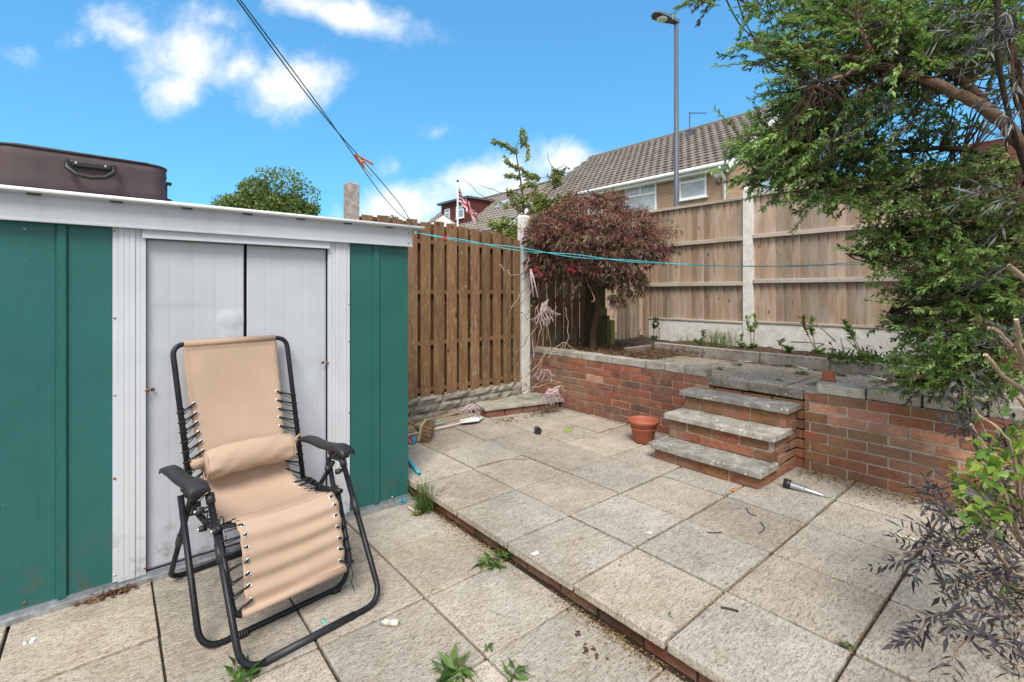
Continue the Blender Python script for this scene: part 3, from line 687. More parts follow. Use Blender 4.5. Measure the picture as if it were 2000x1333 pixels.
fs = [(i * 4 + j, i * 4 + (j + 1) % 4, (i + 1) * 4 + (j + 1) % 4, (i + 1) * 4 + j) for i in range(5) for j in range(4)] + [(3, 2, 1, 0), (20, 21, 22, 23)]
m.add(vs, fs); hd_ = m.build('lamp_head', M_GREYPOLE, t, bevel=.01)
m = MB(); c = base + hd * .38 + Vector((0, 0, -.02)); m.lathe([(.001, -.045), (.09, -.03), (.12, .0), (.12, .02)], c=c, n=16); m.build('lens', M_UPVC, hd_, smooth=True)
# ---------------------------------------------------------------- flag
def m_flag():
    g = G('flag_cloth'); return g.done(g.tintval(), .8, g.bump(g.noise(30), .1, .01))
pd = 13.0; fb = at(893, 560, pd); ft = at(894, 356, pd)
t = thing('flagpole', 'thin white flagpole with a drooping union flag beyond the brown fence', 'flagpole', (fb.x, fb.y, -.1))
m = MB(); m.tube([(fb.x, fb.y, -.1), (ft.x, ft.y, ft.z)], .022, 8); m.build('pole', M_UPVC, t, smooth=True)
m = MB(); m.lathe([(.001, .05), (.035, .02), (.035, -.01), (.001, -.03)], c=(ft.x, ft.y, ft.z + .02), n=10); m.build('finial', M_BLACK, t, smooth=True)
m = MB(); nu, nv = 48, 30; red, wh, bl = srgb(190, 30, 50), (.8, .8, .82), srgb(28, 38, 105)
def ucol(s, v):
    x, y = s * 2 - 1, v * 2 - 1
    if abs(x) < .1 or abs(y) < .2: return red
    if abs(x) < .17 or abs(y) < .34: return wh
    dd = min(abs(x - y), abs(x + y))
    if dd < .10: return red
    if dd < .30: return wh
    return bl
P = lambda s, v: at(894, 366, pd) + Vector(RGT) * (s * .50 + (1 - v) * .03 + .03 * math.sin(s * 14)) + Vector((0, 0, -s * .72 - (1 - v) * (.40 - .12 * s))) + Vector(FWD) * (.07 * math.sin(s * 15 + v * 3))
for i in range(nu):
    for j in range(nv):
        s0, s1, v0, v1 = i / nu, (i + 1) / nu, j / nv, (j + 1) / nv
        m.add([P(s0, v0), P(s1, v0), P(s1, v1), P(s0, v1)], [(0, 1, 2, 3)], ucol((s0 + s1) / 2, (v0 + v1) / 2))
m.build('flag', m_flag(), t, smooth=False)
# ================================================================ shed
M_GREEN = m_shed('green_steel', (.022, .118, .112), .09, .38, .15)
M_GREENF = m_shed('green_steel_trim', (.020, .112, .104), 0, .38, .15)
M_WHITE = m_shed('white_steel', (.47, .49, .54), 0, .42, .35)
M_WHITER = m_shed('white_steel_ribbed', (.62, .63, .65), .3, .42, .25, .034)
M_POST = m_shed('white_steel_post', (.54, .56, .60), 0, .42, .2)
M_GALV = plain('galvanised_steel', (.42, .44, .46), .38, .7, .3, 25, .2, .002)
M_RUST = plain('rust', (.22, .07, .02), .9, 0, .4, 60, .5)
M_DARKGAP = plain('shed_gap_shade', (.02, .02, .022), .9)  # near-black colour standing in for the shade inside the shed
SYF = 2.915; SX0, SX1 = -.40, 1.534; SB = 4.02; ZE = H + .303; ZR = H + .432
t = thing('garden_shed', 'green and white metal garden shed with sliding doors', 'shed', (.57, 3.4, 0))
def corr(mb, x0, x1, y, z0, z1, tint=(1, 1, 1)): mb.box(x0, x1, y, y + .012, z0, z1, tint)
m = MB(); corr(m, SX0, -.186, SYF, .03, ZE); corr(m, -.142, .009, SYF, .03, ZE); m.build('wall_panel', M_GREEN, t)
m = MB(); corr(m, 1.134, 1.282, SYF, .03, ZE); corr(m, 1.334, SX1, SYF, .03, ZE); m.build('wall_panel', M_GREENF, t)
for (a, b) in ((-.186, -.142), (1.282, 1.334)):
    m = MB(); m.add([(a, SYF + .002, .03), (a + .008, SYF - .012, .03), (b - .008, SYF - .012, .03), (b, SYF + .002, .03), (a, SYF + .002, ZE), (a + .008, SYF - .012, ZE), (b - .008, SYF - .012, ZE), (b, SYF + .002, ZE)],
        [(0, 1, 5, 4), (1, 2, 6, 5), (2, 3, 7, 6), (3, 2, 1, 0)]); m.build('rib', M_GREENF, t)
m = MB(); m.box(SX0, SX0 + .012, SYF + .012, SB, .03, ZE); m.build('side_wall', M_GREEN, t)
m = MB(); m.box(SX1 - .012, SX1, SYF + .012, SB, .03, ZE); m.build('side_wall', M_GREEN, t)
m = MB(); m.box(SX0, SX1, SB, SB + .012, .03, ZE - .02); m.build('back_wall', M_GREEN, t)
def trim(a, b, steps):
    m = MB(); n = len(steps); 
    for k in range(n):
        x0 = a + (b - a) * k / n; x1 = a + (b - a) * (k + 1) / n
        m.box(x0, x1 - .0003, SYF - steps[k], SYF + .006, .03, ZE)
    return m.build('door_post', M_POST, t, bevel=.0015)
trim(.009, .133, [.012, .016, .0152, .0165, .0125, .014]); trim(1.001, 1.132, [.014, .0125, .0165, .0152, .016, .012])
# doors: panel grid with dents
def door(x0, x1, y, seed, dents):
    random.seed(seed); m = MB(); nx, nz = 60, 110; z0, z1 = .035, H + .262; vs = []
    for j in range(nz + 1):
        for i in range(nx + 1):
            x = x0 + (x1 - x0) * i / nx; z = z0 + (z1 - z0) * j / nz; d = .0015 * mnoise.noise(Vector((x * 4, z * 3, seed)))
            q = ((x - x0) / .098) % 1
            if q < .07: d += .0012
            for (dx, dz, rx, rz, dep) in dents:
                e = ((x - dx) / rx) ** 2 + ((z - dz) / rz) ** 2
                if e < 1: d += dep * (1 - e) ** .6 * (1 if z < dz + rz * .5 else .5)
            vs.append((x, y + d, z))
    fs = [(j * (nx + 1) + i, j * (nx + 1) + i + 1, (j + 1) * (nx + 1) + i + 1, (j + 1) * (nx + 1) + i) for j in range(nz) for i in range(nx)]
    m.add(vs, fs); o = m.build('door', M_WHITE, t, smooth=True, solid=.003); return o
d1 = door(.135, .556, SYF + .014, 1, [(.30, H - .15, .20, .16, .005), (.50, H - .14, .07, .05, -.006)])
d2 = door(.572, .999, SYF + .022, 2, [(.8, H - .45, .15, .1, .003)])
for (x, z) in ((.147, H - .475), (.985, H - .42)):
    o = d1 if x < .5 else d2
    for (dx, mm) in ((0, M_RUST), (-.022 if x < .5 else .02, M_GALV)):
        m = MB(); m.lathe([(.001, .008), (.006, .006), (.009, 0)], n=10, m=Matrix.Rotation(R(90), 4, 'X'), c=(x + dx + (.012 if x < .5 else -.012), SYF - .001 if dx == 0 else SYF - .016, z)); m.build('bolt', M_BLACK if dx == 0 else M_RUST, o, smooth=True)
m = MB(); m.box(SX0 + .01, SX1 - .01, SYF + .05, SYF + .06, .03, ZE); m.build('gap_shade_sheet', M_DARKGAP, t)  # black sheet behind the doors, paints the shade seen through their gap
m = MB(); m.box(.118, 1.005, SYF - .030, SYF - .002, H + .262, ZE + .002); m.box(.118, 1.005, SYF - .036, SYF - .031, H + .258, H + .268); m.build('door_track', M_WHITE, t, bevel=.002)
m = MB(); m.box(SX0 - .004, SX1 + .012, SYF - .040, SYF - .026, ZE, ZR - .012); m.box(SX0 - .004, SX1 + .012, SYF - .046, SYF - .041, ZE - .003, ZE + .010); m.build('header', M_WHITE, t, bevel=.002)
m = MB(); m.box(SX0 - .004, SX1 + .012, SYF - .025, SYF - .002, ZE - .0, ZE + .012); m.build('header_lip', M_WHITE, t)
m = MB(); m.add([(SX0 - .07, SYF - .075, ZR - .012), (SX1 + .075, SYF - .075, ZR - .012), (SX1 + .075, SB + .08, ZR - .16), (SX0 - .07, SB + .08, ZR - .16), (SX0 - .07, SYF - .075, ZR + .006), (SX1 + .075, SYF - .075, ZR + .006), (SX1 + .075, SB + .08, ZR - .14), (SX0 - .07, SB + .08, ZR - .14)],
               [(0, 3, 2, 1), (4, 5, 6, 7), (0, 1, 5, 4), (1, 2, 6, 5), (2, 3, 7, 6), (3, 0, 4, 7)]); rf = m.build('roof', M_WHITE, t)
m = MB(); m.tube([(SX0 - .07, SYF - .078, ZR - .002), (SX1 + .078, SYF - .078, ZR - .002)], .009, 8); m.build('roof_lip', M_UPVC, rf, smooth=True)
for k in range(7): x = SX0 + .13 + k * .27; m = MB(); m.box(x, x + .045, SYF - .062, SYF - .046, ZR - .019, ZR - .0125); m.build('vent_slot', M_BLACK, rf)
m = MB(); m.box(SX0 - .01, SX1 + .012, SYF - .045, SYF - .0005, 0.0, .012); m.box(SX0 - .01, SX1 + .012, SYF - .012, SYF - .001, .012, .036); m.box(SX0 - .01, SX1 + .012, SYF - .045, SYF - .040, .012, .022); m.build('base_rail', M_GALV, t)
scr = None
for (x, z, rusty) in [(.016, ZE - .02, 0), (.016, H - .12, 0), (.016, H - .48, 0), (.016, .72 - .2, 1), (.016, .07, 0), (.128, ZE - .02, 1), (1.126, ZE - .02, 0), (1.126, H - .07, 0), (1.126, H - .30, 0), (1.126, .85 - .2, 0), (1.126, .06, 0), (-.28, ZE - .03, 0), (1.42, .045, 0), (-.28, .06, 1), (1.515, ZE + .09, 0), (1.515, ZE + .025, 0), (.128, .06, 1), (1.44, ZE - .02, 1)]:
    y = SYF - .011 if 0 < x < 1.2 else SYF - .001
    if z > ZE: y = SYF - .041
    m = MB(); m.lathe([(.001, .006), (.004, .005), (.0065, 0)], n=8, m=Matrix.Rotation(R(90), 4, 'X'), c=(x, y, z)); m.build('screw', M_RUST if rusty else M_GALV, t, smooth=True)

# ================================================================ reclining chair
M_FABRIC = None
def m_fabric():
    g = G('tan_mesh_fabric'); n = g.noise(4, 5, .55); f = g.noise(150, 3, .7)
    col = g.ramp(n, [(.3, (.42, .30, .22)), (.7, (.49, .355, .268))])
    col = g.mix(g.ramp(g.noise(60, 5, .75), [(.66, 0.), (.74, .45)]), col, (.25, .15, .09))
    sp = g.n.new('ShaderNodeSeparateXYZ'); g.l(g.co, sp.inputs[0])
    wv = g.math('MULTIPLY', g.math('SINE', g.math('MULTIPLY', sp.outputs[0], 1900.)), g.math('SINE', g.math('MULTIPLY', sp.outputs[2], 1900.)))
    return g.done(g.tint(col), .85, g.bump(f, .35, .0015, g.bump(wv, .15, .0008)), spec=.2)
M_FABRIC = m_fabric()
def m_tube():
    g = G('black_coated_tube'); n = g.noise(40, 4, .6); return g.done(g.ramp(n, [(.3, (.008, .009, .012)), (.8, (.018, .019, .024))]), g.ramp(n, [(.3, .32), (.7, .46)]), spec=.28)
M_TUBE = m_tube()
M_ARM = plain('black_arm_plastic', (.020, .021, .025), .48, 0, .3, 14, .15)
M_EYE = plain('steel_eyelet', (.75, .76, .78), .3, .8, .05)
M_CORD = plain('black_cord', (.012, .012, .013), .8)
CA = R(6.5); CO = Vector((.575, 2.30, 0))
ch = thing('reclining_chair', 'tan mesh reclining garden chair with black tubular frame in front of the shed doors', 'chair', CO)
ch.rotation_euler = (0, 0, CA)
class CB(MB):
    """chair-local build: vertices already local to the chair"""
    def build(s, name, mat, parent=ch, **k):
        smooth = k.pop('smooth', True)
        return link_mesh(name, s.v, s.f, s.t, mat, parent, smooth, k.get('bevel', 0), k.get('solid', 0), k.get('sub', 0))
def loop(hw, y0, z0, yt, zt, rad, hwt=None, r=.0115, n=7):
    hwt = hwt or hw; pts = [(-hwt, yt, zt)]
    dv = Vector((-hw, y0, z0)) - Vector((-hwt, yt, zt)); du = dv.normalized()
    corner = Vector((-hw, y0, z0)); st_ = corner - du * rad; en = corner + Vector((rad, 0, 0)); pts.append(tuple(st_))
    for k in range(1, n): s = k / n; pts.append(tuple((1 - s) ** 2 * st_ + 2 * s * (1 - s) * corner + s * s * en))
    pts.append(tuple(en)); return pts + [(-x, y, z) for (x, y, z) in reversed(pts)]
shx = lambda pts, d: [(x + d, y, z) for x, y, z in pts]
m = CB(); m.tube(shx(loop(.285, -.325, .012, .055, .555, .085, .290), .035), .0125, 12); fl = m.build('front_leg', M_TUBE)
m = CB(); m.tube([(-.17, -.325, .0125), (.19, -.325, .0125)], .0150, 12); m.build('sleeve', M_ARM, fl)
m = CB(); m.tube(shx(loop(.305, -.095, .012, .15, .545, .085, .318), -.018), .0118, 12); gl_ = m.build('front_leg', M_TUBE)
for x in (-.195, .20):
    m = CB(); [m.tube([(x + k * .009, -.105, .012), (x + k * .009 + .006, -.105, .012)], .0155, 12) for k in range(4)]; m.build('coupler', M_ARM, gl_)
m = CB(); m.tube(shx(loop(.285, .555, .013, .09, .535, .07, .305), -.01), .0118, 12); m.build('rear_leg', M_TUBE)
m = CB(); m.tube([(x - .016 * (z - .4) / .735, y, z) for x, y, z in loop(.268, .565, 1.135, .335, .405, .06, .250, n=7)], .0122, 12); m.build('back_frame', M_TUBE)
m = CB(); m.tube(loop(.238, -.200, .150, -.05, .445, .04, .250), .0115, 12); m.build('footrest_frame', M_TUBE)
for s in (-1, 1):
    m = CB(); m.tube([(s * .250, .345, .405), (s * .252, .10, .415), (s * .252, -.075, .45)], .0125, 10); m.build('seat_rail', M_TUBE)
    # sleeves on legs
    def lerp(a, b, k): return tuple(a[i] + (b[i] - a[i]) * k for i in range(3))
    for (A, B, k0, k1, r_) in [((s * .290 + .035, .055, .555), (s * .285 + .035, -.325, .012), .30, .42, .0155), ((s * .305 - .01, .09, .535), (s * .285 - .01, .555, .013), .40, .50, .016), ((s * .290 + .035, .055, .555), (s * .285 + .035, -.325, .012), 0, .06, .017)]:
        m = CB(); m.tube([lerp(A, B, k0), lerp(A, B, k1)], r_, 12); m.build('joint_sleeve', M_ARM)
    for (x, y, z) in ((.272, .10, .40), (.300, .03, .505), (.265, .30, .40), (.262, -.05, .44), (.29, .12, .50)):
        m = CB(); m.lathe([(.001, .012), (.010, .010), (.013, 0), (.013, -.018), (.001, -.02)], n=12, m=Matrix.Rotation(R(90 * s), 4, 'Y'), c=(s * x, y, z)); m.build('knob', M_ARM)
        m = CB(); m.lathe([(.001, .017), (.005, .015), (.006, .012)], n=8, m=Matrix.Rotation(R(90 * s), 4, 'Y'), c=(s * x, y, z)); m.build('bolt', M_EYE)
# arms
for s in (-1, 1):
    rear = Vector((s * (.262 if s > 0 else .345), .40, .606)); frnt = Vector((s * .345 if s > 0 else s * .295, .02, .594))
    dr = (frnt - rear); L = dr.length; dr.normalize(); sd_ = dr.cross(Vector((0, 0, 1))).normalized()
    m = CB(); secs = [(0, .018, -.022, .010), (.04, .022, -.010, .012), (.15, .025, .004, .013), (.3, .026, .006, .014), (.5, .025, -.004, .014), (.68, .027, .000, .015), (.82, .031, .008, .016), (.93, .033, .002, .017), (1.0, .032, -.012, .016)]
    vs = []; prof = [(-1, -.9), (-1, .15), (-.8, .75), (-.35, 1.0), (.35, 1.0), (.8, .75), (1, .15), (1, -.9), (.75, -1), (.72, -.2), (-.72, -.2), (-.75, -1)]
    for (k, hw, dz, hh) in secs:
        for (a, b) in prof: vs.append(rear + dr * (k * L) + sd_ * (a * hw * 1.2) + Vector((0, 0, dz + b * hh)))
    n = len(prof); fs = [(i * n + j, i * n + (j + 1) % n, (i + 1) * n + (j + 1) % n, (i + 1) * n + j) for i in range(len(secs) - 1) for j in range(n)] + [tuple(range(n - 1, -1, -1)), tuple(range((len(secs) - 1) * n, len(secs) * n))]
    m.add(vs, fs); ar = m.build('armrest', M_ARM, bevel=.002)
    m = CB(); mt = Matrix.Translation(rear + dr * (L * .78) + Vector((0, 0, -.03))) @ Matrix.Rotation(math.atan2(dr.y, dr.x), 4, 'Z')
    m.box(-.05, .045, -.018, .018, -.03, .022, (1, 1, 1), 0, mt); m.box(.02, .07, -.020, .020, -.012, .016, (1, 1, 1), 0, mt)
    m.build('arm_bracket', M_ARM, ar, bevel=.008, smooth=False)
    for k in range(3): m = CB(); q = rear + dr * (L * (.70 + .1 * k)) + Vector((0, 0, -.024)); m.tube([q - sd_ * .028, q + sd_ * .028], .010, 10); m.build('ratchet_tooth', M_ARM, ar)
# fabric
prof = [(.565, 1.152), (.558, 1.14), (.545, 1.06), (.53, .98), (.50, .85), (.468, .74), (.44, .645), (.42, .57), (.395, .50), (.355, .445), (.29, .415), (.20, .405), (.10, .412), (.0, .438), (-.07, .455), (-.115, .445), (-.142, .405), (-.158, .35), (-.172, .29), (-.186, .22), (-.20, .16), (-.204, .140)]
def prf(s):
    """point at arc fraction s"""
    return None
seg = [0]
for a, b in zip(prof, prof[1:]): seg.append(seg[-1] + math.hypot(a[0] - b[0], a[1] - b[1]))
TL = seg[-1]
def prf(s):
    return tuple(np.array([prf0(min(1, max(0, s + e))) for e in (-.018, -.009, 0, .009, .018)]).mean(0)) if .02 < s < .98 else prf0(s)
def prf0(s):
    d = s * TL
    for i in range(len(prof) - 1):
        if d <= seg[i + 1] or i == len(prof) - 2:
            k = (d - seg[i]) / (seg[i + 1] - seg[i]); p0 = prof[max(i - 1, 0)]; p1 = prof[i]; p2 = prof[i + 1]; p3 = prof[min(i + 2, len(prof) - 1)]
            f = lambda a, b, c, e: .5 * (2 * b + (c - a) * k + (2 * a - 5 * b + 4 * c - e) * k * k + (3 * b - a - 3 * c + e) * k ** 3)
            return f(p0[0], p1[0], p2[0], p3[0]), f(p0[1], p1[1], p2[1], p3[1])
def hwid(s): 
    z = s
    return .218 - .022 * math.exp(-((z - .42) / .16) ** 2) + .004 * (z > .7) 
def fab(s, x):
    y, z = prf(s); y1, z1 = prf(min(1, s + .004)); y0, z0 = prf(max(0, s - .004)); ty, tz = y1 - y0, z1 - z0; l = math.hypot(ty, tz) or 1; ny, nz = tz / l, -ty / l   # outward toward the sitter
    if ny > 0 and nz < 0: ny, nz = -ny, -nz
    hw = hwid(s); kq = min(1, max(0, (s - .6) / .08)); X = x * (hw - .016 * kq) + .008 * kq - .024 * max(0, 1 - s / .45); e = 1 - x * x
    amp = 0
    if s > .66: amp = min(1, (s - .66) / .10) * .0062 * math.sin((s - .66) * 2 * math.pi / .047 + .35 * x + .5 * math.sin(2.1 * x + s * 5)) * (.75 + .25 * math.sin(s * 23 + 2 * x))
    amp += .0025 * mnoise.noise(Vector((x * 2, s * 9, 3))) - .012 * e * math.sin(math.pi * min(1, max(0, s)))
    # scallops between the eyelets
    if abs(x) > .86 and (s > .66 or .14 < s < .5): X *= 1 - .012 * (.5 + .5 * math.cos(s * 2 * math.pi / .0385))
    return (X, y + ny * amp, z + nz * amp)
m = CB(); NU, NV = 28, 230
vs = [fab(j / NV, i / NU * 2 - 1) for j in range(NV + 1) for i in range(NU + 1)]
fs = [(j * (NU + 1) + i, j * (NU + 1) + i + 1, (j + 1) * (NU + 1) + i + 1, (j + 1) * (NU + 1) + i) for j in range(NV) for i in range(NU)]
m.add(vs, fs); m.t = [((.80, .78, .78) if (j / NV < .036) else (.90, .89, .88) if i in (0, 1, NU - 1, NU) else (.86, .85, .84) if abs(j / NV - .645) < .004 else (1, 1, 1)) for j in range(NV + 1) for i in range(NU + 1)]
fb = m.build('sling_fabric', M_FABRIC, solid=.002)
m = CB(); m.tube([(-.237, .565, 1.135), (.189, .565, 1.135)], .0165, 14, (.93, .92, .92)); m.build('top_hem', M_FABRIC, fb)
m = CB(); m.tube([(-.212, -.200, .150), (.212, -.200, .150)], .0150, 14, (.97, .96, .96)); m.build('bottom_hem', M_FABRIC, fb)
# eyelets and cords
ring = None
cords = {(k, g_): CB() for k in (-1, 1) for g_ in range(3)}
def side_pt(s):   # frame tube point matched to the fabric position
    y, z = prf(s)
    if z > .47 and y > .3: k = (z - .405) / (1.135 - .405); return (.335 + .23 * k, z)
    if y > -.06: return (y, .405 + (.045 if y < .0 else 0) + .01)
    k = (z - .15) / .295; return (-.2 + .15 * k, z)
ss = [.20 + .0295 * k for k in range(10)] + [.535 + .03 * k for k in range(4)] + [.69 + .0305 * k for k in range(10)]
for s in ss:
    for sg in (-1, 1):
        x = .90 * sg; p = Vector(fab(s, x)); a = Vector(fab(s + .005, x)); b = Vector(fab(s, x * .96)); nrm = (a - p).cross(b - p).normalized()
        if nrm.y > 0: nrm = -nrm
        if ring is None:
            rm = MB()
            K = 14; rv = []
            for i in range(K):
                A = 2 * math.pi * i / K
                for (rr, h_) in ((.0045, 0), (.0060, .0020), (.0085, .0016), (.0093, 0)): rv.append((rr * math.cos(A), rr * math.sin(A), h_))
            rf_ = [(i * 4 + j, ((i + 1) % K) * 4 + j, ((i + 1) % K) * 4 + j + 1, i * 4 + j + 1) for i in range(K) for j in range(3)]
            rm.add(rv, rf_); ring = link_mesh('eyelet', rm.v, rm.f, rm.t, M_EYE, fb, True); o = ring
        else:
            o = ring.copy(); C.objects.link(o); o.parent = fb
        o.location = p + nrm * .0018; o.rotation_euler = nrm.to_track_quat('Z', 'Y').to_euler()
        ty, tz = side_pt(min(1, s + .018)); fx = ((.25 + .018 * max(0, (tz - .405) / .73)) if s < .5 else .25 if s < .66 else .243) * sg - (.016 * max(0, (tz - .405) / .735) if s < .5 else 0); q = Vector((fx, ty, tz))
        ck = (sg, 0 if s < .5 else 1 if s < .66 else 2)
        cords[ck].tube([p + nrm * .001, p + nrm * .008, (p + q) / 2 + nrm * .006, q + nrm * .013], .0043, 6)
        cords[ck].tube([q + nrm * .014 + Vector((-.012 * sg, 0, .004)), q + nrm * .013 + Vector((.004 * sg, 0, 0)), q + Vector((.0145 * sg, 0, 0)), q - nrm * .014], .0036, 6)
        cords[ck].tube([p - nrm * .004, q + Vector((-.014 * sg, 0, -.012)), q + Vector((-.013 * sg, 0, .02))], .0022, 5)
for sg in (-1, 1):
    cords[(sg, 2)].tube([(.243 * sg - .01, -.2, .17), (.243 * sg + .0, -.212, .12), (.243 * sg - .006, -.206, .08), (.243 * sg + .004, -.215, .045)], .0022, 5)
    for g_ in range(3): cords[(sg, g_)].build('lacing', M_CORD)
# head cushion at the lumbar
m = CB(); nx_, na = 30, 30; vs = []
PC = Vector((.0, .352, .592)); up_ = Vector((0, .30, .95)).normalized(); fw = Vector((0, -.95, .30)).normalized()
for i in range(nx_ + 1):
    k = i / nx_ * 2 - 1; x = k * .196; r = .066 * (1 - .10 * abs(k) ** 8) if abs(k) < .999 else .058
    for j in range(na):
        a = 2 * math.pi * j / na; wr = 0
        if abs(k) > .35: wr = .0025 * math.sin(a * 5 + k * 9)
        if abs(k) > .5: wr += .004 * (abs(k) - .5) / .5 * math.sin(a * 7 + (3 if k > 0 else 0)) + .002 * math.sin(a * 13)
        wr += .003 * mnoise.noise(Vector((k * 3, math.cos(a) * 2, math.sin(a) * 2)))
        rr = r + wr; vs.append(Vector((x, 0, 0)) + PC + up_ * (math.cos(a) * rr * 1.05) + fw * (math.sin(a) * rr * .86) + Vector((0, 0, -.012 * k * k)))
fs = [(i * na + j, i * na + (j + 1) % na, (i + 1) * na + (j + 1) % na, (i + 1) * na + j) for i in range(nx_) for j in range(na)] + [tuple(range(na - 1, -1, -1)), tuple(range(nx_ * na, (nx_ + 1) * na))]
m.add(vs, fs); cu = m.build('cushion', M_FABRIC)
for e in (0, nx_):
    m = CB(); pts = [vs[e * na + j] for j in range(na)] + [vs[e * na]]; m.tube(pts, .0032, 6, (.95, .94, .93)); m.build('piping', M_FABRIC, cu)
for sg in (-1, 1):
    m = CB(); q0 = PC + Vector((.19 * sg, .015, 0)); q1 = Vector((.262 * sg, .395, .585 if sg < 0 else .60)); dz = Vector((0, 0, .030))
    m.add([q0 + dz, q0 - dz, (q0 + q1) / 2 - dz * .8 + Vector((0, -.006, 0)), (q0 + q1) / 2 + dz * .8 + Vector((0, -.006, 0)), q1 - dz * .95, q1 + dz * .95, q1 - dz * .9 + Vector((.0, .05, 0)), q1 + dz * .9 + Vector((.0, .05, 0))],
          [(0, 1, 2, 3), (3, 2, 4, 5), (5, 4, 6, 7)]); m.build('strap', M_FABRIC, cu, solid=.002)

# ================================================================ suitcase
M_CASE = plain('brown_case_fabric', (.075, .050, .056), .7, 0, .18, 10, .35, .006)
M_CASED = plain('dark_case_piping', (.022, .018, .019), .6)
t = thing('suitcase', 'brown soft-sided suitcase lying on the shed roof', 'suitcase', (-.08, 3.2, ZR + .004))
def rrect(x0, x1, y0, y1, r, n=6):
    pts = []
    for (cx, cy, a0) in ((x1 - r, y0 + r, -90), (x1 - r, y1 - r, 0), (x0 + r, y1 - r, 90), (x0 + r, y0 + r, 180)):
        for k in range(n + 1): a = R(a0 + 90 * k / n); pts.append((cx + r * math.cos(a), cy + r * math.sin(a)))
    return pts
SXa, SXb, SYa, SYb = -.375, .215, 2.875, 3.28
m = MB(); lv = [(0, .012), (.012, .0), (.05, -.003), (.095, .004), (.14, -.004), (.175, .0), (.188, .012), (.192, .05)]
vs = []; z0c = ZR + .006
for (z, ins) in lv:
    for i, (x, y) in enumerate(rrect(SXa + ins, SXb - ins, SYa + ins, SYb - ins, .07)):
        b = .004 * mnoise.noise(Vector((x * 9, y * 9, z * 14)))
        k = .012 * (1 - abs((x + .08) / .3)) if z > .18 else 0
        vs.append((x + b, y + b, z0c + z + k - .035 * max(0, x + .1) * (z / .19)))
K = 28; fs = [(i * K + j, i * K + (j + 1) % K, (i + 1) * K + (j + 1) % K, (i + 1) * K + j) for i in range(len(lv) - 1) for j in range(K)] + [tuple(range(K - 1, -1, -1)), tuple(range((len(lv) - 1) * K, len(lv) * K))]
m.add(vs, fs); body = m.build('body', M_CASE, t, smooth=True, bevel=.003)
for (zz, ii) in ((.006, .008), (.180, .001)):
    pts = [(x, y, z0c + zz - .035 * max(0, x + .1) * (zz / .19)) for (x, y) in rrect(SXa + ii, SXb - ii, SYa + ii, SYb - ii, .07)]; pts.append(pts[0])
    m = MB(); m.tube(pts, .006, 8); m.build('piping', M_CASED, t, smooth=True)
hz = z0c + .105; hy = SYa - .006
m = MB(); m.box(-.135, .005, hy - .012, hy + .004, hz + .012, hz + .040); hp = m.build('handle_mount', M_BLACK, t, bevel=.006)
pts = [(-.145, hy - .012, hz + .035), (-.143, hy - .035, hz), (-.115, hy - .046, hz - .028), (-.065, hy - .05, hz - .038), (-.015, hy - .046, hz - .028), (.013, hy - .035, hz), (.015, hy - .012, hz + .035)]
m = MB(); m.tube(pts, [.008, .009, .010, .010, .010, .009, .008], 10); m.build('handle', M_BLACK, t, smooth=True)
for x in (-.115, -.015): m = MB(); m.lathe([(.001, .004), (.005, .003), (.006, 0)], n=8, m=Matrix.Rotation(R(90), 4, 'X'), c=(x, hy - .013, hz + .027)); m.build('rivet', M_GALV, hp, smooth=True)
m = MB(); m.box(SXb - .004, SXb + .030, SYa + .16, SYa + .185, z0c + .115, z0c + .130); m.box(SXb - .004, SXb + .012, SYa + .16, SYa + .185, z0c + .03, z0c + .12); m.build('pull_handle', M_BLACK, t, bevel=.002)
m = MB(); m.lathe([(.001, -.012), (.022, -.012), (.024, 0), (.022, .012), (.001, .012)], n=16, m=Matrix.Rotation(R(90), 4, 'X'), c=(SXb + .012, SYa + .14, z0c + .018)); m.build('wheel', M_BLACK, t, smooth=True)
m = MB(); m.lathe([(.001, -.012), (.022, -.012), (.024, 0), (.022, .012), (.001, .012)], n=16, m=Matrix.Rotation(R(90), 4, 'X'), c=(SXb + .03, SYa + .30, z0c + .018)); m.build('wheel', M_BLACK, t, smooth=True)

# ================================================================ lines
M_GLINE = plain('green_line', (.03, .075, .055), .6); M_BLINE = plain('turquoise_line', (.06, .42, .50), .5)
def twin(name, A, B, sag, mat, label, r, tw, n=90, sep=.006, end=None):
    m = MB(); A, B = Vector(A), Vector(B); d = (B - A).normalized(); s1 = d.cross(Vector((0, 0, 1))).normalized(); s2 = d.cross(s1)
    for q in (0, math.pi):
        pts = []
        for i in range(n + 1):
            k = i / n; p = A.lerp(B, k); p.z -= sag * 4 * k * (1 - k); a = tw * 2 * math.pi * k + q; sp = sep * (1 + .8 * math.sin(k * 9)) * min(1, 12 * k, 12 * (1 - k))
            pts.append(p + (s1 * math.cos(a) + s2 * math.sin(a)) * sp)
        m.tube(pts, r, 6)
    return tag(m.build(name, mat, smooth=True), label, 'washing line')
gA = Vector((SX1 + .045, SYF - .02, ZR + .0))
SG = at(466, 0, 1.5) + Vector((0, 0, .10)); gB = gA + (SG - gA) * 2.1
twin('washing_line', gA, gB, .10, M_GLINE, 'dark green doubled cord rising steeply across the sky from the shed corner', .0024, 1.2, sep=.014)
bA = Vector((SX1 + .02, SYF - .05, ZE + .095)); bB = Vector((5.415, .60, EZ + .335))
twin('washing_line', bA, bB, .17, M_BLINE, 'turquoise doubled cord stretched level across the garden in front of the fences', .0028, 5, sep=.006)
m = MB(); m.lathe([(.004, -.006), (.010, -.004), (.011, .004), (.004, .007)], n=12, c=bA + Vector((.005, -.004, 0))); tag(m.build('line_hook', M_UPVC, smooth=True), 'small white hook holding the turquoise line at the shed corner', 'hook')
k = .045; p = bA.lerp(bB, k); p.z -= .17 * 4 * k * (1 - k)
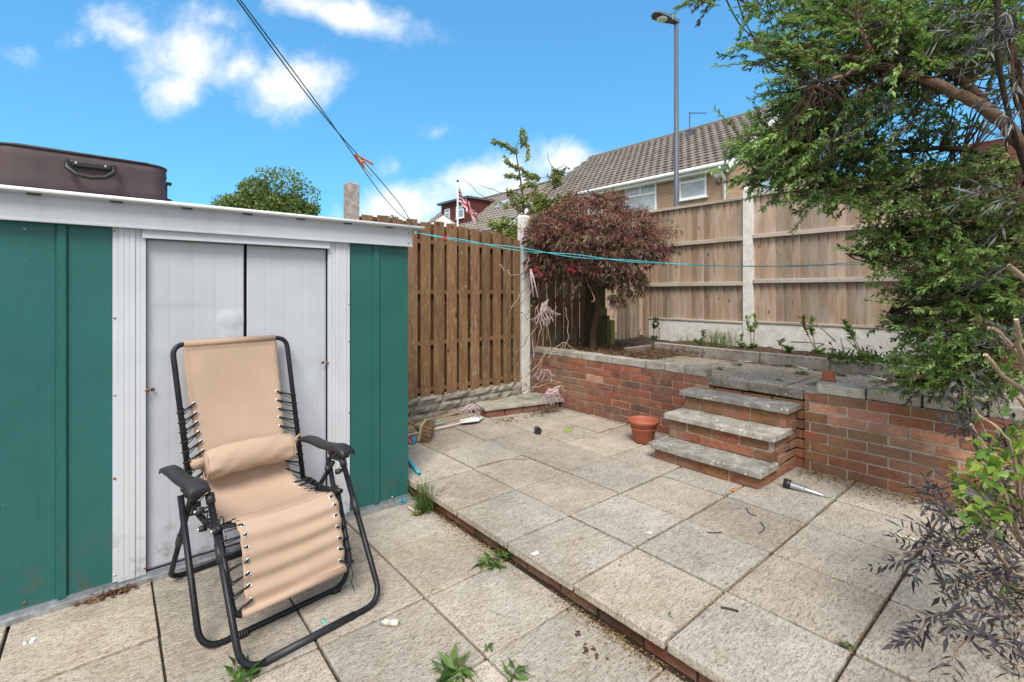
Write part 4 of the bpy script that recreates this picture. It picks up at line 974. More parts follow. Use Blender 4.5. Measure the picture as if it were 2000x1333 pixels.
m = MB(); m.box(p.x - .012, p.x + .012, p.y - .01, p.y + .01, p.z - .016, p.z + .012, (1, 1, 1), .003); tag(m.build('line_clip', plain('red_plastic', (.6, .03, .04), .4), bevel=.004), 'tiny red clip on the turquoise line near the shed', 'clip')
# orange peg
M_ORANGE = plain('orange_plastic', (.85, .17, .02), .4, 0, .08)
def gp(k): q = gA.lerp(gB, k); q.z -= .10 * 4 * k * (1 - k); return q
best = min([i / 400 for i in range(200)], key=lambda k: (lambda q: abs((q - Vector((0, 0, H))).dot(Vector(RGT)) / (q - Vector((0, 0, H))).dot(Vector(FWD)) - (-.316)))(gp(k)))
P0 = gp(best); dl = (gp(best + .01) - P0).normalized(); rt_ = Vector(RGT); dn = -dl
t = thing('clothes_peg', 'orange plastic clothes peg clipped on the green cord', 'peg', P0)
for (off, sp) in ((0, 1), (1, 1)):
    m = MB()
    a = P0 - dn * .062 + rt_ * (-.002 if off == 0 else .004); b_ = P0 + dn * .066 + (rt_ * -.004 if off == 0 else rt_ * .038 + Vector((0, 0, .02)))
    side = Vector(FWD) * .007
    nrm = (b_ - a).cross(side).normalized() * .0045
    vs = [a - side + nrm, a + side + nrm, a + side - nrm, a - side - nrm, b_ - side + nrm * 1.3, b_ + side + nrm * 1.3, b_ + side - nrm * 1.3, b_ - side - nrm * 1.3]
    m.add(vs, [(0, 1, 2, 3), (7, 6, 5, 4), (0, 4, 5, 1), (1, 5, 6, 2), (2, 6, 7, 3), (3, 7, 4, 0)]); m.build('jaw', M_ORANGE, t, bevel=.0025)
m = MB(); m.tube([P0 - rt_ * .010 + dn * .004, P0 + rt_ * .016 + dn * .004], .0065, 10); m.build('spring', M_ORANGE, t, smooth=True)
M_YEL = plain('yellow_plastic', (.75, .55, .10), .5)
m = MB(); q = P0 + dn * .055; m.tube([q, q + dn * .04 + Vector((.004, 0, -.006)), q + dn * .065 + Vector((.012, 0, -.016))], [.005, .003, .002], 6); tag(m.build('yellow_tie', M_YEL, smooth=True), 'small yellow plastic scrap on the green cord just below the orange peg', 'tie')
# ================================================================ vegetation
M_LEAF = m_leaf('green_leaf', .42, .42, .45); M_LEAFD = m_leaf('purple_leaf', .5, .15, .4); M_DEAD = m_leaf('dead_leaf', .9, .1, .1)
def m_bark(name, c0, c1):
    g = G(name); n = g.noise(45, 6, .65, 1.0, g.map((1, 1, .3))); return g.done(g.tint(g.ramp(n, [(.3, c0), (.7, c1)])), .9, g.bump(n, .8, .006), spec=.2)
M_BARK = m_bark('grey_brown_bark', (.10, .065, .045), (.24, .165, .12)); M_TWIG = m_bark('dry_twig', (.22, .165, .115), (.42, .33, .25)); M_CUT = plain('cut_wood', (.62, .45, .28), .8, 0, .1, 40)
M_DARKBARK = m_bark('dark_bark', (.03, .022, .018), (.085, .06, .045))
def unit(a): return a / (np.linalg.norm(a, axis=1, keepdims=True) + 1e-9)
def leaf_obj(name, P, D, L, W, T, mat, parent=None, droop=.15, up=None, mid=.45, curl=.0):
    """one mesh of many small leaf faces; P base points, D directions, L, W lengths and widths, T colours"""
    P = np.asarray(P, 'f8').reshape(-1, 3); n = len(P); D = unit(np.asarray(D, 'f8').reshape(-1, 3)); L = np.broadcast_to(L, n)[:, None]; W = np.broadcast_to(W, n)[:, None]
    rv = rng.normal(size=(n, 3)); rv[:, 2] *= .35
    if up is not None: rv = np.cross(D, np.array([[0, 0, 1.]])) + rng.normal(size=(n, 3)) * up
    S = unit(rv - (rv * D).sum(1, keepdims=True) * D); Nn = np.cross(D, S); Nn *= np.sign(Nn[:, 2:3] + 1e-9)
    a = P; b = P + D * L * mid + S * W * .5 + Nn * W * .12; d = P + D * L * mid - S * W * .5 + Nn * W * .12; c = P + D * L - Nn * L * droop
    m0 = P + D * L * mid - Nn * L * curl
    V = np.stack([a, b, c, d, m0], 1).reshape(-1, 3)
    if parent is not None: V = V - np.array(world_loc(parent))
    me = bpy.data.meshes.new(name); me.vertices.add(n * 5); me.vertices.foreach_set('co', V.astype('f').ravel())
    base = np.arange(n)[:, None] * 5; tri = np.concatenate([base + [0, 1, 4], base + [1, 2, 4], base + [4, 2, 3], base + [0, 4, 3]], 1).reshape(-1)
    me.loops.add(n * 12); me.loops.foreach_set('vertex_index', tri.astype('i')); me.polygons.add(n * 4)
    me.polygons.foreach_set('loop_start', np.arange(0, n * 12, 3, dtype='i'))
    me.materials.append(mat); at_ = me.attributes.new('tint', 'FLOAT_COLOR', 'POINT'); col = np.ones((n * 5, 4), 'f'); col[:, :3] = np.repeat(np.asarray(T), 5, axis=0); at_.data.foreach_set('color', col.ravel())
    me.update(calc_edges=True); me.validate()
    o = bpy.data.objects.new(name, me); C.objects.link(o)
    if parent is not None: o.parent = parent
    return o
def pick(cols, n, var=.22):
    cols = np.array(cols); T = cols[rng.integers(0, len(cols), n)]; return np.clip(T * (1 + rng.uniform(-var, var, (n, 1))), 0, 1)
def polyline(P0, D, L, n, droop, wig=.12):
    pts = [Vector(P0)]; d = Vector(D).normalized()
    for i in range(n):
        d = (d + Vector(rng.normal(size=3)) * wig + Vector((0, 0, -droop))).normalized(); pts.append(pts[-1] + d * (L / n))
    return pts
def spline(pts, k=6):
    pts = [Vector(p) for p in pts]; out = []
    for i in range(len(pts) - 1):
        p0, p1, p2, p3 = pts[max(i - 1, 0)], pts[i], pts[i + 1], pts[min(i + 2, len(pts) - 1)]
        for j in range(k):
            t = j / k; out.append(.5 * (2 * p1 + (p2 - p0) * t + (2 * p0 - 5 * p1 + 4 * p2 - p3) * t * t + (3 * p1 - p0 - 3 * p2 + p3) * t ** 3))
    return out + [pts[-1]]
class Leafer:
    def __init__(s): s.P = []; s.D = []; s.L = []; s.W = []; s.T = []
    def shoot(s, pts, spacing, L, W, col, spread=.8, whorl=2, start=.1, var=.25):
        d = 0; nxt = start * .1; tot = sum((b - a).length for a, b in zip(pts, pts[1:]))
        for a, b in zip(pts, pts[1:]):
            sl = (b - a).length; ax = (b - a).normalized()
            while nxt < d + sl:
                p = a + ax * (nxt - d)
                for k in range(whorl):
                    rv = Vector(rng.normal(size=3)); rv = (rv - ax * rv.dot(ax)).normalized()
                    s.P.append(p); s.D.append(ax + rv * spread); f = 1 + rng.uniform(-var, var); s.L.append(L * f); s.W.append(W * f); s.T.append(col * (1 + rng.uniform(-.2, .2)))
                nxt += spacing * rng.uniform(.6, 1.4)
            d += sl
    def build(s, name, mat, parent=None, **k): return leaf_obj(name, s.P, s.D, np.array(s.L), np.array(s.W), np.clip(np.array(s.T), 0, 1), mat, parent, **k)

# ---- the big green tree on the right
tb = Vector((4.22, -.12, TE))
tree = thing('broadleaf_tree', 'large overhanging green tree with narrow leaves filling the upper right corner', 'tree', tb)
skel = [[tb, at(2150, 760, 2.75), at(2120, 560, 2.65), at(2060, 400, 2.6), at(2010, 300, 2.55), at(1930, 215, 2.5), at(1830, 165, 2.55), at(1710, 128, 2.65), at(1640, 112, 2.75), at(1560, 135, 2.9)],
        [at(1935, 220, 2.5), at(1880, 160, 2.6), at(1800, 120, 2.8), at(1700, 60, 3.0), at(1600, 20, 3.0), at(1480, -25, 2.9), at(1350, -20, 2.8)],
        [at(1710, 128, 2.65), at(1690, 80, 2.6), at(1675, 40, 2.6)], [at(1700, 128, 2.65), at(1640, 150, 2.6), at(1590, 170, 2.6)],
        [at(2100, 500, 2.65), at(1980, 330, 2.9), at(1860, 290, 3.1), at(1700, 300, 3.2), at(1560, 290, 3.2), at(1480, 300, 3.2)],
        [at(2110, 540, 2.65), at(1990, 420, 2.9), at(1850, 380, 3.0), at(1700, 370, 3.1), at(1600, 380, 3.1)],
        [at(2120, 560, 2.65), at(2000, 480, 2.8), at(1880, 465, 2.9), at(1750, 480, 3.0), at(1660, 500, 3.0)],
        [at(2130, 640, 2.7), at(2000, 580, 2.8), at(1880, 570, 2.9), at(1790, 600, 3.0), at(1730, 620, 3.0)],
        [at(2140, 700, 2.7), at(2020, 680, 2.7), at(1900, 700, 2.75), at(1800, 735, 2.8)],
        [at(2010, 300, 2.55), at(1990, 150, 2.4), at(1950, 20, 2.3), at(1900, -80, 2.3)]]
m = MB(); SK = []
for i, s_ in enumerate(skel):
    pts = spline(s_, 6); n = len(pts); r0 = [.052, .026, .020, .018, .022, .018, .018, .015, .012, .02][i]; jitter = .004
    pts = [p + Vector(rng.normal(size=3)) * jitter for p in pts]
    m.tube(pts, [r0 * (1 - .78 * k / n) for k in range(n)], 9, (1, 1, 1) if i in (0, 2, 3) else (.45, .42, .42)); SK += pts[(12 if i == 0 else 2):]
m.build('trunk', M_BARK, tree, smooth=True)
SKA = np.array([list(p) for p in SK])
GRN = [np.array(c) for c in ((.11, .21, .055), (.17, .29, .08), (.23, .37, .11), (.07, .145, .045), (.29, .43, .14), (.16, .22, .10))]
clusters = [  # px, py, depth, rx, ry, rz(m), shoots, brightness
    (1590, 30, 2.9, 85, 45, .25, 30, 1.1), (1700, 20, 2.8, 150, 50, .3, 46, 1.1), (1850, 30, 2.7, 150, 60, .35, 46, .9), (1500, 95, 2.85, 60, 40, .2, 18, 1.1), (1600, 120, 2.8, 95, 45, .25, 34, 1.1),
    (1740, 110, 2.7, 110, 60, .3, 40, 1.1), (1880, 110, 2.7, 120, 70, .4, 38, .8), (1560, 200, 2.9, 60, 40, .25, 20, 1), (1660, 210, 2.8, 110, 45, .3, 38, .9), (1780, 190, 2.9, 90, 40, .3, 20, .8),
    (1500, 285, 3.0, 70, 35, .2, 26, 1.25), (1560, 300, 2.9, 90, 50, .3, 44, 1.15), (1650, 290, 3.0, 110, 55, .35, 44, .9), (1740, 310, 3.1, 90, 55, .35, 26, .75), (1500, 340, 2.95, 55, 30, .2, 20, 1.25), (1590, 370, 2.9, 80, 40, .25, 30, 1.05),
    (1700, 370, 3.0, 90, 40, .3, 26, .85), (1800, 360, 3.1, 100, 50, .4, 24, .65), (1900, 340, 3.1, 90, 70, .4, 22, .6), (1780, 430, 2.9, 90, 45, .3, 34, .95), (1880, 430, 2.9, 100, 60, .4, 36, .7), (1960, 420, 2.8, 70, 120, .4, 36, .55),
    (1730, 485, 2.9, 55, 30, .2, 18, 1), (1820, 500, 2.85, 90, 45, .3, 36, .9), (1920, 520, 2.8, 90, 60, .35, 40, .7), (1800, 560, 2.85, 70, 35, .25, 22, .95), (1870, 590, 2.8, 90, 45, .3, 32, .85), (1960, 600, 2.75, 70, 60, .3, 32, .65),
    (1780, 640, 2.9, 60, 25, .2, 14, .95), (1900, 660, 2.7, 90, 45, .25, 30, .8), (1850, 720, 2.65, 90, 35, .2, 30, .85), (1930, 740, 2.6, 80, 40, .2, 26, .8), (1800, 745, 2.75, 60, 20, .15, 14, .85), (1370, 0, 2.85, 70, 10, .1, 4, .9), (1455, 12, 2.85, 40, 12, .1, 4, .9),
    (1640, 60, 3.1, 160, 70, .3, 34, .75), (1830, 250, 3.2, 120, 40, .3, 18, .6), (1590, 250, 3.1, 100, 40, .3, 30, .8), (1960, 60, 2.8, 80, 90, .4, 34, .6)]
LF = Leafer(); m = MB(); FL = -Vector(RGT)
for (px, py, d, rx, ry, rz, ns, br) in clusters:
    for k in range(int(ns * 2.5)):
        v = rng.normal(size=3) * .5; q = at(px + v[0] * rx, py + v[1] * ry, d + v[2] * rz)
        dd = np.linalg.norm(SKA - np.array(q), axis=1); s_ = Vector(SKA[int(dd.argmin())]); out = (q - s_)
        out = out.normalized() if out.length > .01 else Vector((0, 0, 1))
        dir_ = (FL * .9 + out * .55 + Vector(rng.normal(size=3)) * .38 + Vector((0, 0, -.05))).normalized()
        L = rng.uniform(.13, .26); a = q - dir_ * L * .5; pts = polyline(a, dir_, L, 5, rng.uniform(-.03, .06), .09)
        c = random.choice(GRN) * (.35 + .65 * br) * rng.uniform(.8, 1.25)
        dead = rng.random() < .05
        if dead: c = np.array((.10, .07, .045))
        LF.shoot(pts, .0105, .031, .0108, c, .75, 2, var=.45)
        m.tube(pts, [.0022, .0020, .0018, .0016, .0014, .001], 4, (.7, .6, .5), cap=False)
        if k % 2 == 0 and (a - s_).length > .03:
            md = (a + s_) / 2 + Vector(rng.normal(size=3)) * .03; m.tube(spline([s_, md, a], 3), [.006, .005, .0045, .004, .0035, .003, .0025], 5, (.35, .32, .3), cap=False)
br_ = m.build('twigs', M_BARK, tree)
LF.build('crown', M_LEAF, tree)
# ---- dark purple foliage: serrated elder on the right
def lacy(Lf, p, d, size, col, n=4):
    size = size * 1.45
    """one deeply cut leaf: narrow leaflets along a midrib"""
    d = Vector(d).normalized(); rv = Vector(rng.normal(size=3)); s = (rv - d * rv.dot(d)).normalized()
    for k in range(n):
        f = k / n; q = p + d * size * f
        for sg in (-1, 1):
            Lf.P.append(q); Lf.D.append(d * .55 + s * sg * .9 + Vector(rng.normal(size=3)) * .12); Lf.L.append(size * .52 * (1 - .45 * f)); Lf.W.append(size * .095); Lf.T.append(col * rng.uniform(.7, 1.4))
    Lf.P.append(p + d * size * .8); Lf.D.append(d); Lf.L.append(size * .55); Lf.W.append(size * .13); Lf.T.append(col)
PUR = [np.array(c) for c in ((.038, .035, .045), (.062, .056, .068), (.025, .022, .03), (.10, .095, .105), (.05, .05, .042))]
eb = Vector((2.85, -.05, UP)); eb2 = at(2080, 1230, 2.1); eb2.z = UP
elder = thing('purple_elder', 'dark purple lacy-leaved shrub with pruned tan stems along the lower right edge', 'shrub', eb2)
m = MB(); cuts = []; LE = Leafer()
def stem(pts, r0, r1, cut=False, tint=(1, 1, 1)):
    r0, r1 = r0 * .72, r1 * .72; p = spline(pts, 6); n = len(p); p = [q + Vector(rng.normal(size=3)) * .0018 for q in p]
    m.tube(p, [r0 + (r1 - r0) * k / (n - 1) for k in range(n)], 8, tint)
    if cut:
        d = (p[-1] - p[-2]).normalized(); cuts.append((p[-1] - d * .0005, p[-1] + d * .0015, r1 * .96))
    return p
B0 = eb2
stems = [([B0, at(2060, 1000, 1.9), at(2020, 800, 1.85), at(1955, 730, 1.85), at(1925, 693, 1.85)], .016, .010), ([at(2040, 860, 1.85), at(2000, 720, 1.8), at(1962, 660, 1.75), at(1932, 640, 1.75)], .013, .009),
         ([at(2060, 900, 1.8), at(2000, 790, 1.8), at(1978, 776, 1.8)], .010, .009), ([at(2060, 780, 1.7), at(1998, 700, 1.65), at(1985, 625, 1.6)], .012, .009), ([at(2080, 640, 1.6), at(2000, 545, 1.6), at(1968, 520, 1.6)], .012, .010),
         ([B0, at(2000, 1060, 1.75), at(1950, 930, 1.7), at(1915, 862, 1.7), at(1888, 858, 1.7)], .012, .0085), ([at(1960, 960, 1.7), at(1930, 900, 1.68), at(1900, 840, 1.7), at(1895, 830, 1.7)], .009, .007),
         ([B0, at(1980, 1120, 1.6), at(1930, 1030, 1.6), at(1880, 975, 1.62), at(1870, 972, 1.62)], .008, .0055), ([at(2010, 1060, 1.7), at(1990, 960, 1.65), at(1970, 860, 1.6), at(1912, 812, 1.65)], .008, .005), ([B0, at(2030, 1050, 1.9), at(2000, 930, 1.8), at(1985, 840, 1.8)], .011, .009)]
for (p, a, b) in stems: stem(p, a, b, True, (1, .95, .9))
arch = [([B0, at(1990, 1180, 1.6), at(1900, 1120, 1.5), at(1820, 1070, 1.5), at(1740, 1100, 1.5)]), ([B0, at(1980, 1150, 1.7), at(1900, 1080, 1.65), at(1830, 1040, 1.6), at(1790, 1060, 1.6)]), ([B0, at(2000, 1200, 1.5), at(1900, 1190, 1.4), at(1830, 1200, 1.4), at(1790, 1240, 1.4)]),
        ([B0, at(1990, 1080, 1.8), at(1900, 1000, 1.75), at(1830, 990, 1.7)]), ([B0, at(2000, 1130, 1.65), at(1930, 1060, 1.6), at(1880, 1050, 1.6), at(1840, 1080, 1.6)]), ([B0, at(1980, 1240, 1.5), at(1900, 1240, 1.45), at(1860, 1290, 1.4)]),
        ([B0, at(1990, 1000, 1.8), at(1930, 900, 1.8), at(1880, 850, 1.8)]), ([B0, at(2010, 1000, 1.8), at(1960, 820, 1.8), at(1940, 760, 1.8)]), ([B0, at(1990, 1150, 1.5), at(1940, 1120, 1.4), at(1880, 1160, 1.4)])]
for p in arch:
    q = stem(p, .005, .0018, False, (.6, .5, .5)); n = len(q)
    for k in range(int(n * .35), n):
        if rng.random() < .62:
            d = (q[k] - q[k - 1]).normalized() + Vector(rng.normal(size=3)) * .6; lacy(LE, q[k], d, rng.uniform(.045, .075), random.choice(PUR))
for (px, py, d, rx, ry, nn) in [(1950, 1010, 1.7, 60, 60, 16), (1970, 1110, 1.65, 50, 60, 12), (1990, 1210, 1.6, 30, 80, 12), (1950, 930, 1.75, 40, 40, 5), (1900, 1030, 1.7, 60, 30, 12), (1880, 1120, 1.6, 50, 40, 10), (1985, 860, 1.8, 30, 60, 5), (1900, 760, 1.85, 50, 20, 10), (1850, 960, 1.7, 60, 18, 12), (1830, 1060, 1.6, 40, 25, 8), (1980, 660, 1.8, 30, 20, 6), (1995, 960, 1.7, 20, 60, 6), (2000, 1300, 1.5, 30, 50, 9), (1900, 830, 1.85, 30, 20, 6)]:
    for _ in range(nn):
        v = rng.normal(size=3) * .5; p = at(px + v[0] * rx, py + v[1] * ry, d + v[2] * .18)
        lacy(LE, p, FL * .6 + Vector(rng.normal(size=3)) * .7 + Vector((0, 0, .1)), rng.uniform(.045, .08), random.choice(PUR))
        if rng.random() < .5: m.tube([p, p + Vector(RGT) * .07 + Vector((0, 0, -.05))], .0014, 4, (.5, .45, .45))
m.build('stems', M_TWIG, elder, smooth=True); [MB().tube([a, b], r_, 8).build('cut_end', M_CUT, elder) for (a, b, r_) in cuts]; LE.build('leaves', M_LEAFD, elder, droop=.05)
# silvery purple sprays hanging at the top right
willow = thing('purple_elder', 'silvery purple fine-leaved sprays with a thin upright stem hanging in at the upper right edge', 'shrub', Vector((3.3, -.5, UP)))
m = MB(); LE = Leafer()
m.tube(spline([Vector((3.3, -.5, UP)), at(2080, 500, 2.0), at(1960, 180, 1.9), at(1952, -60, 1.9)], 8), .009, 8, (.6, .6, .6))
m.tube(spline([at(2060, 330, 1.9), at(1985, 200, 1.9), at(1975, 60, 1.9)], 6), .008, 8, (.9, .8, .6))
SIL = [np.array(c) for c in ((.17, .18, .19), (.10, .105, .12), (.27, .28, .285), (.06, .06, .075))]
def spray(p, d, L, n):
    pts = polyline(p, d, L, 5, .10, .1); m.tube(pts, .0018, 4, (.5, .5, .5)); c = random.choice(SIL)
    for k in range(1, 6):
        for _ in range(n):
            LE.P.append(pts[k]); LE.D.append((pts[k] - pts[k - 1]).normalized() + Vector(rng.normal(size=3)) * .5 + Vector((0, 0, -.2))); LE.L.append(rng.uniform(.045, .08)); LE.W.append(.006); LE.T.append(c * rng.uniform(.7, 1.3))
for (px, py, d, rx, ry, nn) in [(1970, 50, 1.9, 45, 60, 16), (1910, 40, 2.1, 60, 35, 7), (1990, 150, 1.8, 25, 50, 7), (1990, 215, 1.7, 20, 12, 5), (1985, 385, 1.5, 18, 16, 5), (1998, 500, 1.5, 12, 16, 2)]:
    for _ in range(nn):
        v = rng.normal(size=3) * .5; spray(at(px + v[0] * rx, py + v[1] * ry, d + v[2] * .2), FL * .9 + Vector(rng.normal(size=3)) * .35, rng.uniform(.10, .18), 2)
# purple clumps inside the green crown
for (px, py, d, rx, ry, nn) in [(1680, 230, 2.45, 70, 60, 26), (1600, 150, 2.5, 60, 30, 12), (1760, 90, 2.4, 60, 40, 10), (1640, 280, 2.6, 50, 30, 14)]:
    for _ in range(nn // 2):
        v = rng.normal(size=3) * .5; lacy(LE, at(px + v[0] * rx, py + v[1] * ry, d + v[2] * .2), FL * .8 + Vector(rng.normal(size=3)) * .5 + Vector((0, 0, -.2)), rng.uniform(.05, .09), random.choice(PUR) * .8)
m.build('stems', M_DARKBARK, willow, smooth=True); LE.build('leaves', M_LEAFD, willow, droop=.08)
# bright round leaves of the shrub behind
hb = at(2030, 1000, 2.2); hb.z = UP
hyd = thing('leafy_shrub', 'shrub with bright yellow-green oval leaves behind the purple elder stems', 'shrub', hb)
m = MB(); LE = Leafer(); YG = [np.array(c) for c in ((.17, .31, .04), (.25, .39, .06), (.11, .22, .035), (.32, .41, .08), (.08, .16, .03))]
for (px, py, d, rx, ry, nn) in [(1885, 960, 1.68, 26, 42, 44), (1935, 900, 1.68, 45, 45, 60), (1985, 850, 1.7, 30, 50, 46), (1925, 1000, 1.62, 50, 36, 46), (1950, 930, 1.7, 50, 70, 60), (1970, 1150, 1.9, 30, 80, 22), (1905, 800, 2.1, 40, 25, 10), (1980, 960, 2.0, 30, 60, 26), (1870, 930, 2.0, 18, 12, 5)]:
    for _ in range(nn):
        v = rng.normal(size=3) * .5; p = at(px + v[0] * rx, py + v[1] * ry, d + v[2] * .15)
        LE.P.append(p); LE.D.append(FL * .5 + Vector(rng.normal(size=3)) * .6 + Vector((0, 0, -.1))); LE.L.append(rng.uniform(.035, .055)); LE.W.append(rng.uniform(.02, .03)); LE.T.append(random.choice(YG) * rng.uniform(.8, 1.2))
    m.tube(spline([hb, (hb + at(px, py, d)) / 2 + Vector((.05, .02, .05)), at(px, py, d)], 5), .004, 6)
m.build('stems', M_TWIG, hyd, smooth=True); LE.build('leaves', M_LEAF, hyd, droop=.12, up=.5)

# ---- red acer
ab = Vector((4.47, 3.80, TE + .02))
acer = thing('japanese_maple', 'dome-shaped Japanese maple with finely cut red brown leaves in the bed corner', 'tree', ab)
m = MB(); top = at(1163, 500, 5.75)
m.tube(spline([ab, at(1158, 650, 5.8), at(1166, 600, 5.8), at(1160, 540, 5.75), at(1150, 470, 5.7)], 5), [.048 * (1 - .022 * k) for k in range(21)], 10, (.6, .55, .5))
ends = []
for k in range(26):
    a = rng.uniform(0, 2 * math.pi); rr = rng.uniform(.3, .85); e = top + Vector((math.cos(a) * rr, math.sin(a) * rr * .7, rng.uniform(.0, .45)))
    pts = spline([top + Vector((0, 0, rng.uniform(-.2, .1))), (top + e) / 2 + Vector(rng.normal(size=3)) * .1 + Vector((0, 0, .15)), e], 5); ends.append(pts); m.tube(pts, [.014 * (1 - .08 * i) for i in range(11)], 6, (.6, .55, .55))
for (a_, b_, c_) in [((1175, 470), (1205, 560), (1197, 622)), ((1200, 470), (1240, 555), (1222, 600)), ((1110, 430), (1100, 500), (1120, 560)), ((1130, 520), (1160, 580), (1155, 590))]:
    m.tube(spline([at(*a_, 5.3), at(*b_, 5.2), at(*c_, 5.2)], 5), .006, 5, (2.2, 2.0, 1.7))
m.build('trunk', M_BARK, acer, smooth=True)
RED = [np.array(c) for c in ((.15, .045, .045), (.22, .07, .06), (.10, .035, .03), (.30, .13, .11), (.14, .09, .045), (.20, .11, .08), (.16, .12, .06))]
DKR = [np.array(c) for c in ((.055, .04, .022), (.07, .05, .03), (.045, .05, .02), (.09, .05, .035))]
LE = Leafer()
def acl(p, out, col, s):
    for k in range(6):
        d = out * .5 + Vector(rng.normal(size=3)) * .55 + Vector((0, 0, -.45)); LE.P.append(p); LE.D.append(d); LE.L.append(s * rng.uniform(.7, 1.2)); LE.W.append(s * .15); LE.T.append(col * rng.uniform(.6, 1.5))
blob = [(1150, 420, 5.6, 95, 34, .6), (1090, 445, 5.5, 60, 38, .45), (1220, 440, 5.5, 70, 40, .5), (1055, 480, 5.5, 34, 50, .35), (1255, 485, 5.4, 50, 30, .4), (1150, 475, 5.3, 110, 34, .5), (1215, 520, 5.3, 62, 24, .35), (1085, 515, 5.4, 60, 22, .35), (1235, 555, 5.25, 34, 26, .25), (1284, 498, 5.3, 26, 12, .25), (1140, 392, 5.6, 50, 16, .35), (1180, 535, 5.3, 40, 16, .3), (1205, 585, 5.25, 20, 14, .15), (1060, 530, 5.35, 26, 22, .25), (1110, 535, 5.35, 40, 14, .25), (1165, 548, 5.4, 40, 16, .25), (1190, 385, 5.6, 40, 10, .3)]
for (px, py, d, rx, ry, rz) in blob:
    for _ in range(int(rx * ry * .105)):
        v = rng.normal(size=3); v /= np.linalg.norm(v); v *= rng.uniform(.3, 1) ** .5
        qx, qy = px + v[0] * rx, py + v[1] * ry
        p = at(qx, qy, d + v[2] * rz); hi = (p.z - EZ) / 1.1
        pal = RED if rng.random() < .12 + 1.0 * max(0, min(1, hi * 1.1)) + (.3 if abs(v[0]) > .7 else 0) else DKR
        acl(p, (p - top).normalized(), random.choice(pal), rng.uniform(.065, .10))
for (px, py) in [(1045, 525), (1060, 535), (1110, 520), (1120, 525), (1150, 428)]:
    for _ in range(7): q = at(px + rng.normal() * 7, py + rng.normal() * 4, 4.95); acl(q, -Vector(FWD), np.array((.30, .03, .05)), .045)
m2 = MB()
for _ in range(170):
    a = rng.uniform(0, 2 * math.pi); e = rng.uniform(-.35, .75); rr = 1 - .35 * abs(e); q = top + Vector((math.cos(a) * .80 * rr, math.sin(a) * .7 * rr, .12 + e * .42)); dr = Vector((math.cos(a), math.sin(a), .35)).normalized()
    pts = polyline(q - dr * .1, dr, rng.uniform(.18, .46), 6, .13, .14); nb_ = min((w_ for e_ in ends for w_ in e_), key=lambda w_: (w_ - pts[0]).length); m2.tube([nb_] + pts, .002, 4, (.6, .4, .4)); cc = random.choice(RED if e > -.05 else DKR)
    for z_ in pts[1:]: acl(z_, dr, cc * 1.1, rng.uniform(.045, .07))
for _ in range(26):
    q = at(rng.choice([1100, 1215, 1240]) + rng.normal() * 22, rng.uniform(525, 565), 5.2 + rng.normal() * .15); pts = polyline(q, Vector((rng.normal() * .4, rng.normal() * .4, -.5)), rng.uniform(.1, .25), 5, .1, .1); m2.tube(pts, .002, 4, (.6, .5, .4))
    for z_ in pts[1:]: acl(z_, Vector((0, 0, -1)), random.choice(DKR) * 1.2, .055)
m2.build('twigs', M_BARK, acer)
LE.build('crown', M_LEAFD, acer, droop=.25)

# ---- climbing shrub behind the concrete post
cb_ = at(1015, 560, 6.1); cb_.z = TE
clm = thing('tall_sprig_shrub', 'straggly shrub with a tall leafy sprig and bare twigs rising behind the concrete post', 'shrub', cb_)
m = MB(); LE = Leafer(); OL = [np.array(c) for c in ((.22, .28, .08), (.14, .20, .06), (.32, .36, .12), (.40, .42, .20))]
main = spline([cb_, at(1020, 470, 6.1), at(1022, 400, 6.1), at(1015, 340, 6.1), at(1008, 290, 6.1), at(1022, 262, 6.1)], 6)
m.tube(main, [.022 * (1 - .9 * k / len(main)) for k in range(len(main))], 7, (.6, .5, .4))
def sprig(pp, r, leafy, col=None, sp=.011, L=.046, W=.022):
    p = spline(pp, 5); n = len(p); p = [q + Vector(rng.normal(size=3)) * .006 for q in p]; m.tube(p, [r * (1 - .7 * k / n) for k in range(n)], 5, (.7, .6, .5))
    if leafy: LE.shoot(p, sp, L, W, random.choice(OL) if col is None else col, .9, 2, 0)
D6 = 6.05
for pp in [[(1010, 300), (990, 285), (965, 275)], [(1018, 290), (1022, 270), (1020, 255)], [(1012, 330), (1000, 320), (988, 312)], [(1015, 350), (1000, 345), (988, 342)], [(1015, 330), (1030, 335), (1045, 350)], [(1018, 370), (1035, 360), (1050, 365)], [(1018, 390), (1040, 380), (1062, 380)], [(1018, 350), (1040, 345), (1050, 350)], [(1020, 400), (1000, 380), (990, 375)], [(1022, 280), (1030, 290), (1032, 310)]]:
    for _ in range(3): sprig([at(x + rng.normal() * 3, y + rng.normal() * 3, D6 + rng.normal() * .05) for x, y in pp], .006, True)
for pp in [[(1025, 410), (960, 395), (905, 350)], [(1025, 415), (985, 380), (935, 362)], [(1030, 420), (1060, 380), (1080, 340)], [(1075, 350), (1090, 330), (1105, 322)], [(1030, 400), (1050, 350), (1100, 345)], [(1030, 410), (1080, 370), (1115, 350)], [(1060, 370), (1078, 340), (1068, 300)], [(1025, 430), (985, 425), (950, 430)], [(1030, 420), (1048, 455), (1060, 440)], [(1025, 440), (980, 440), (925, 430)], [(1035, 420), (1070, 400), (1140, 345)], [(1020, 420), (990, 400), (920, 385)]]:
    sprig([at(x, y, D6 + rng.normal() * .1) for x, y in pp], .0075, False)
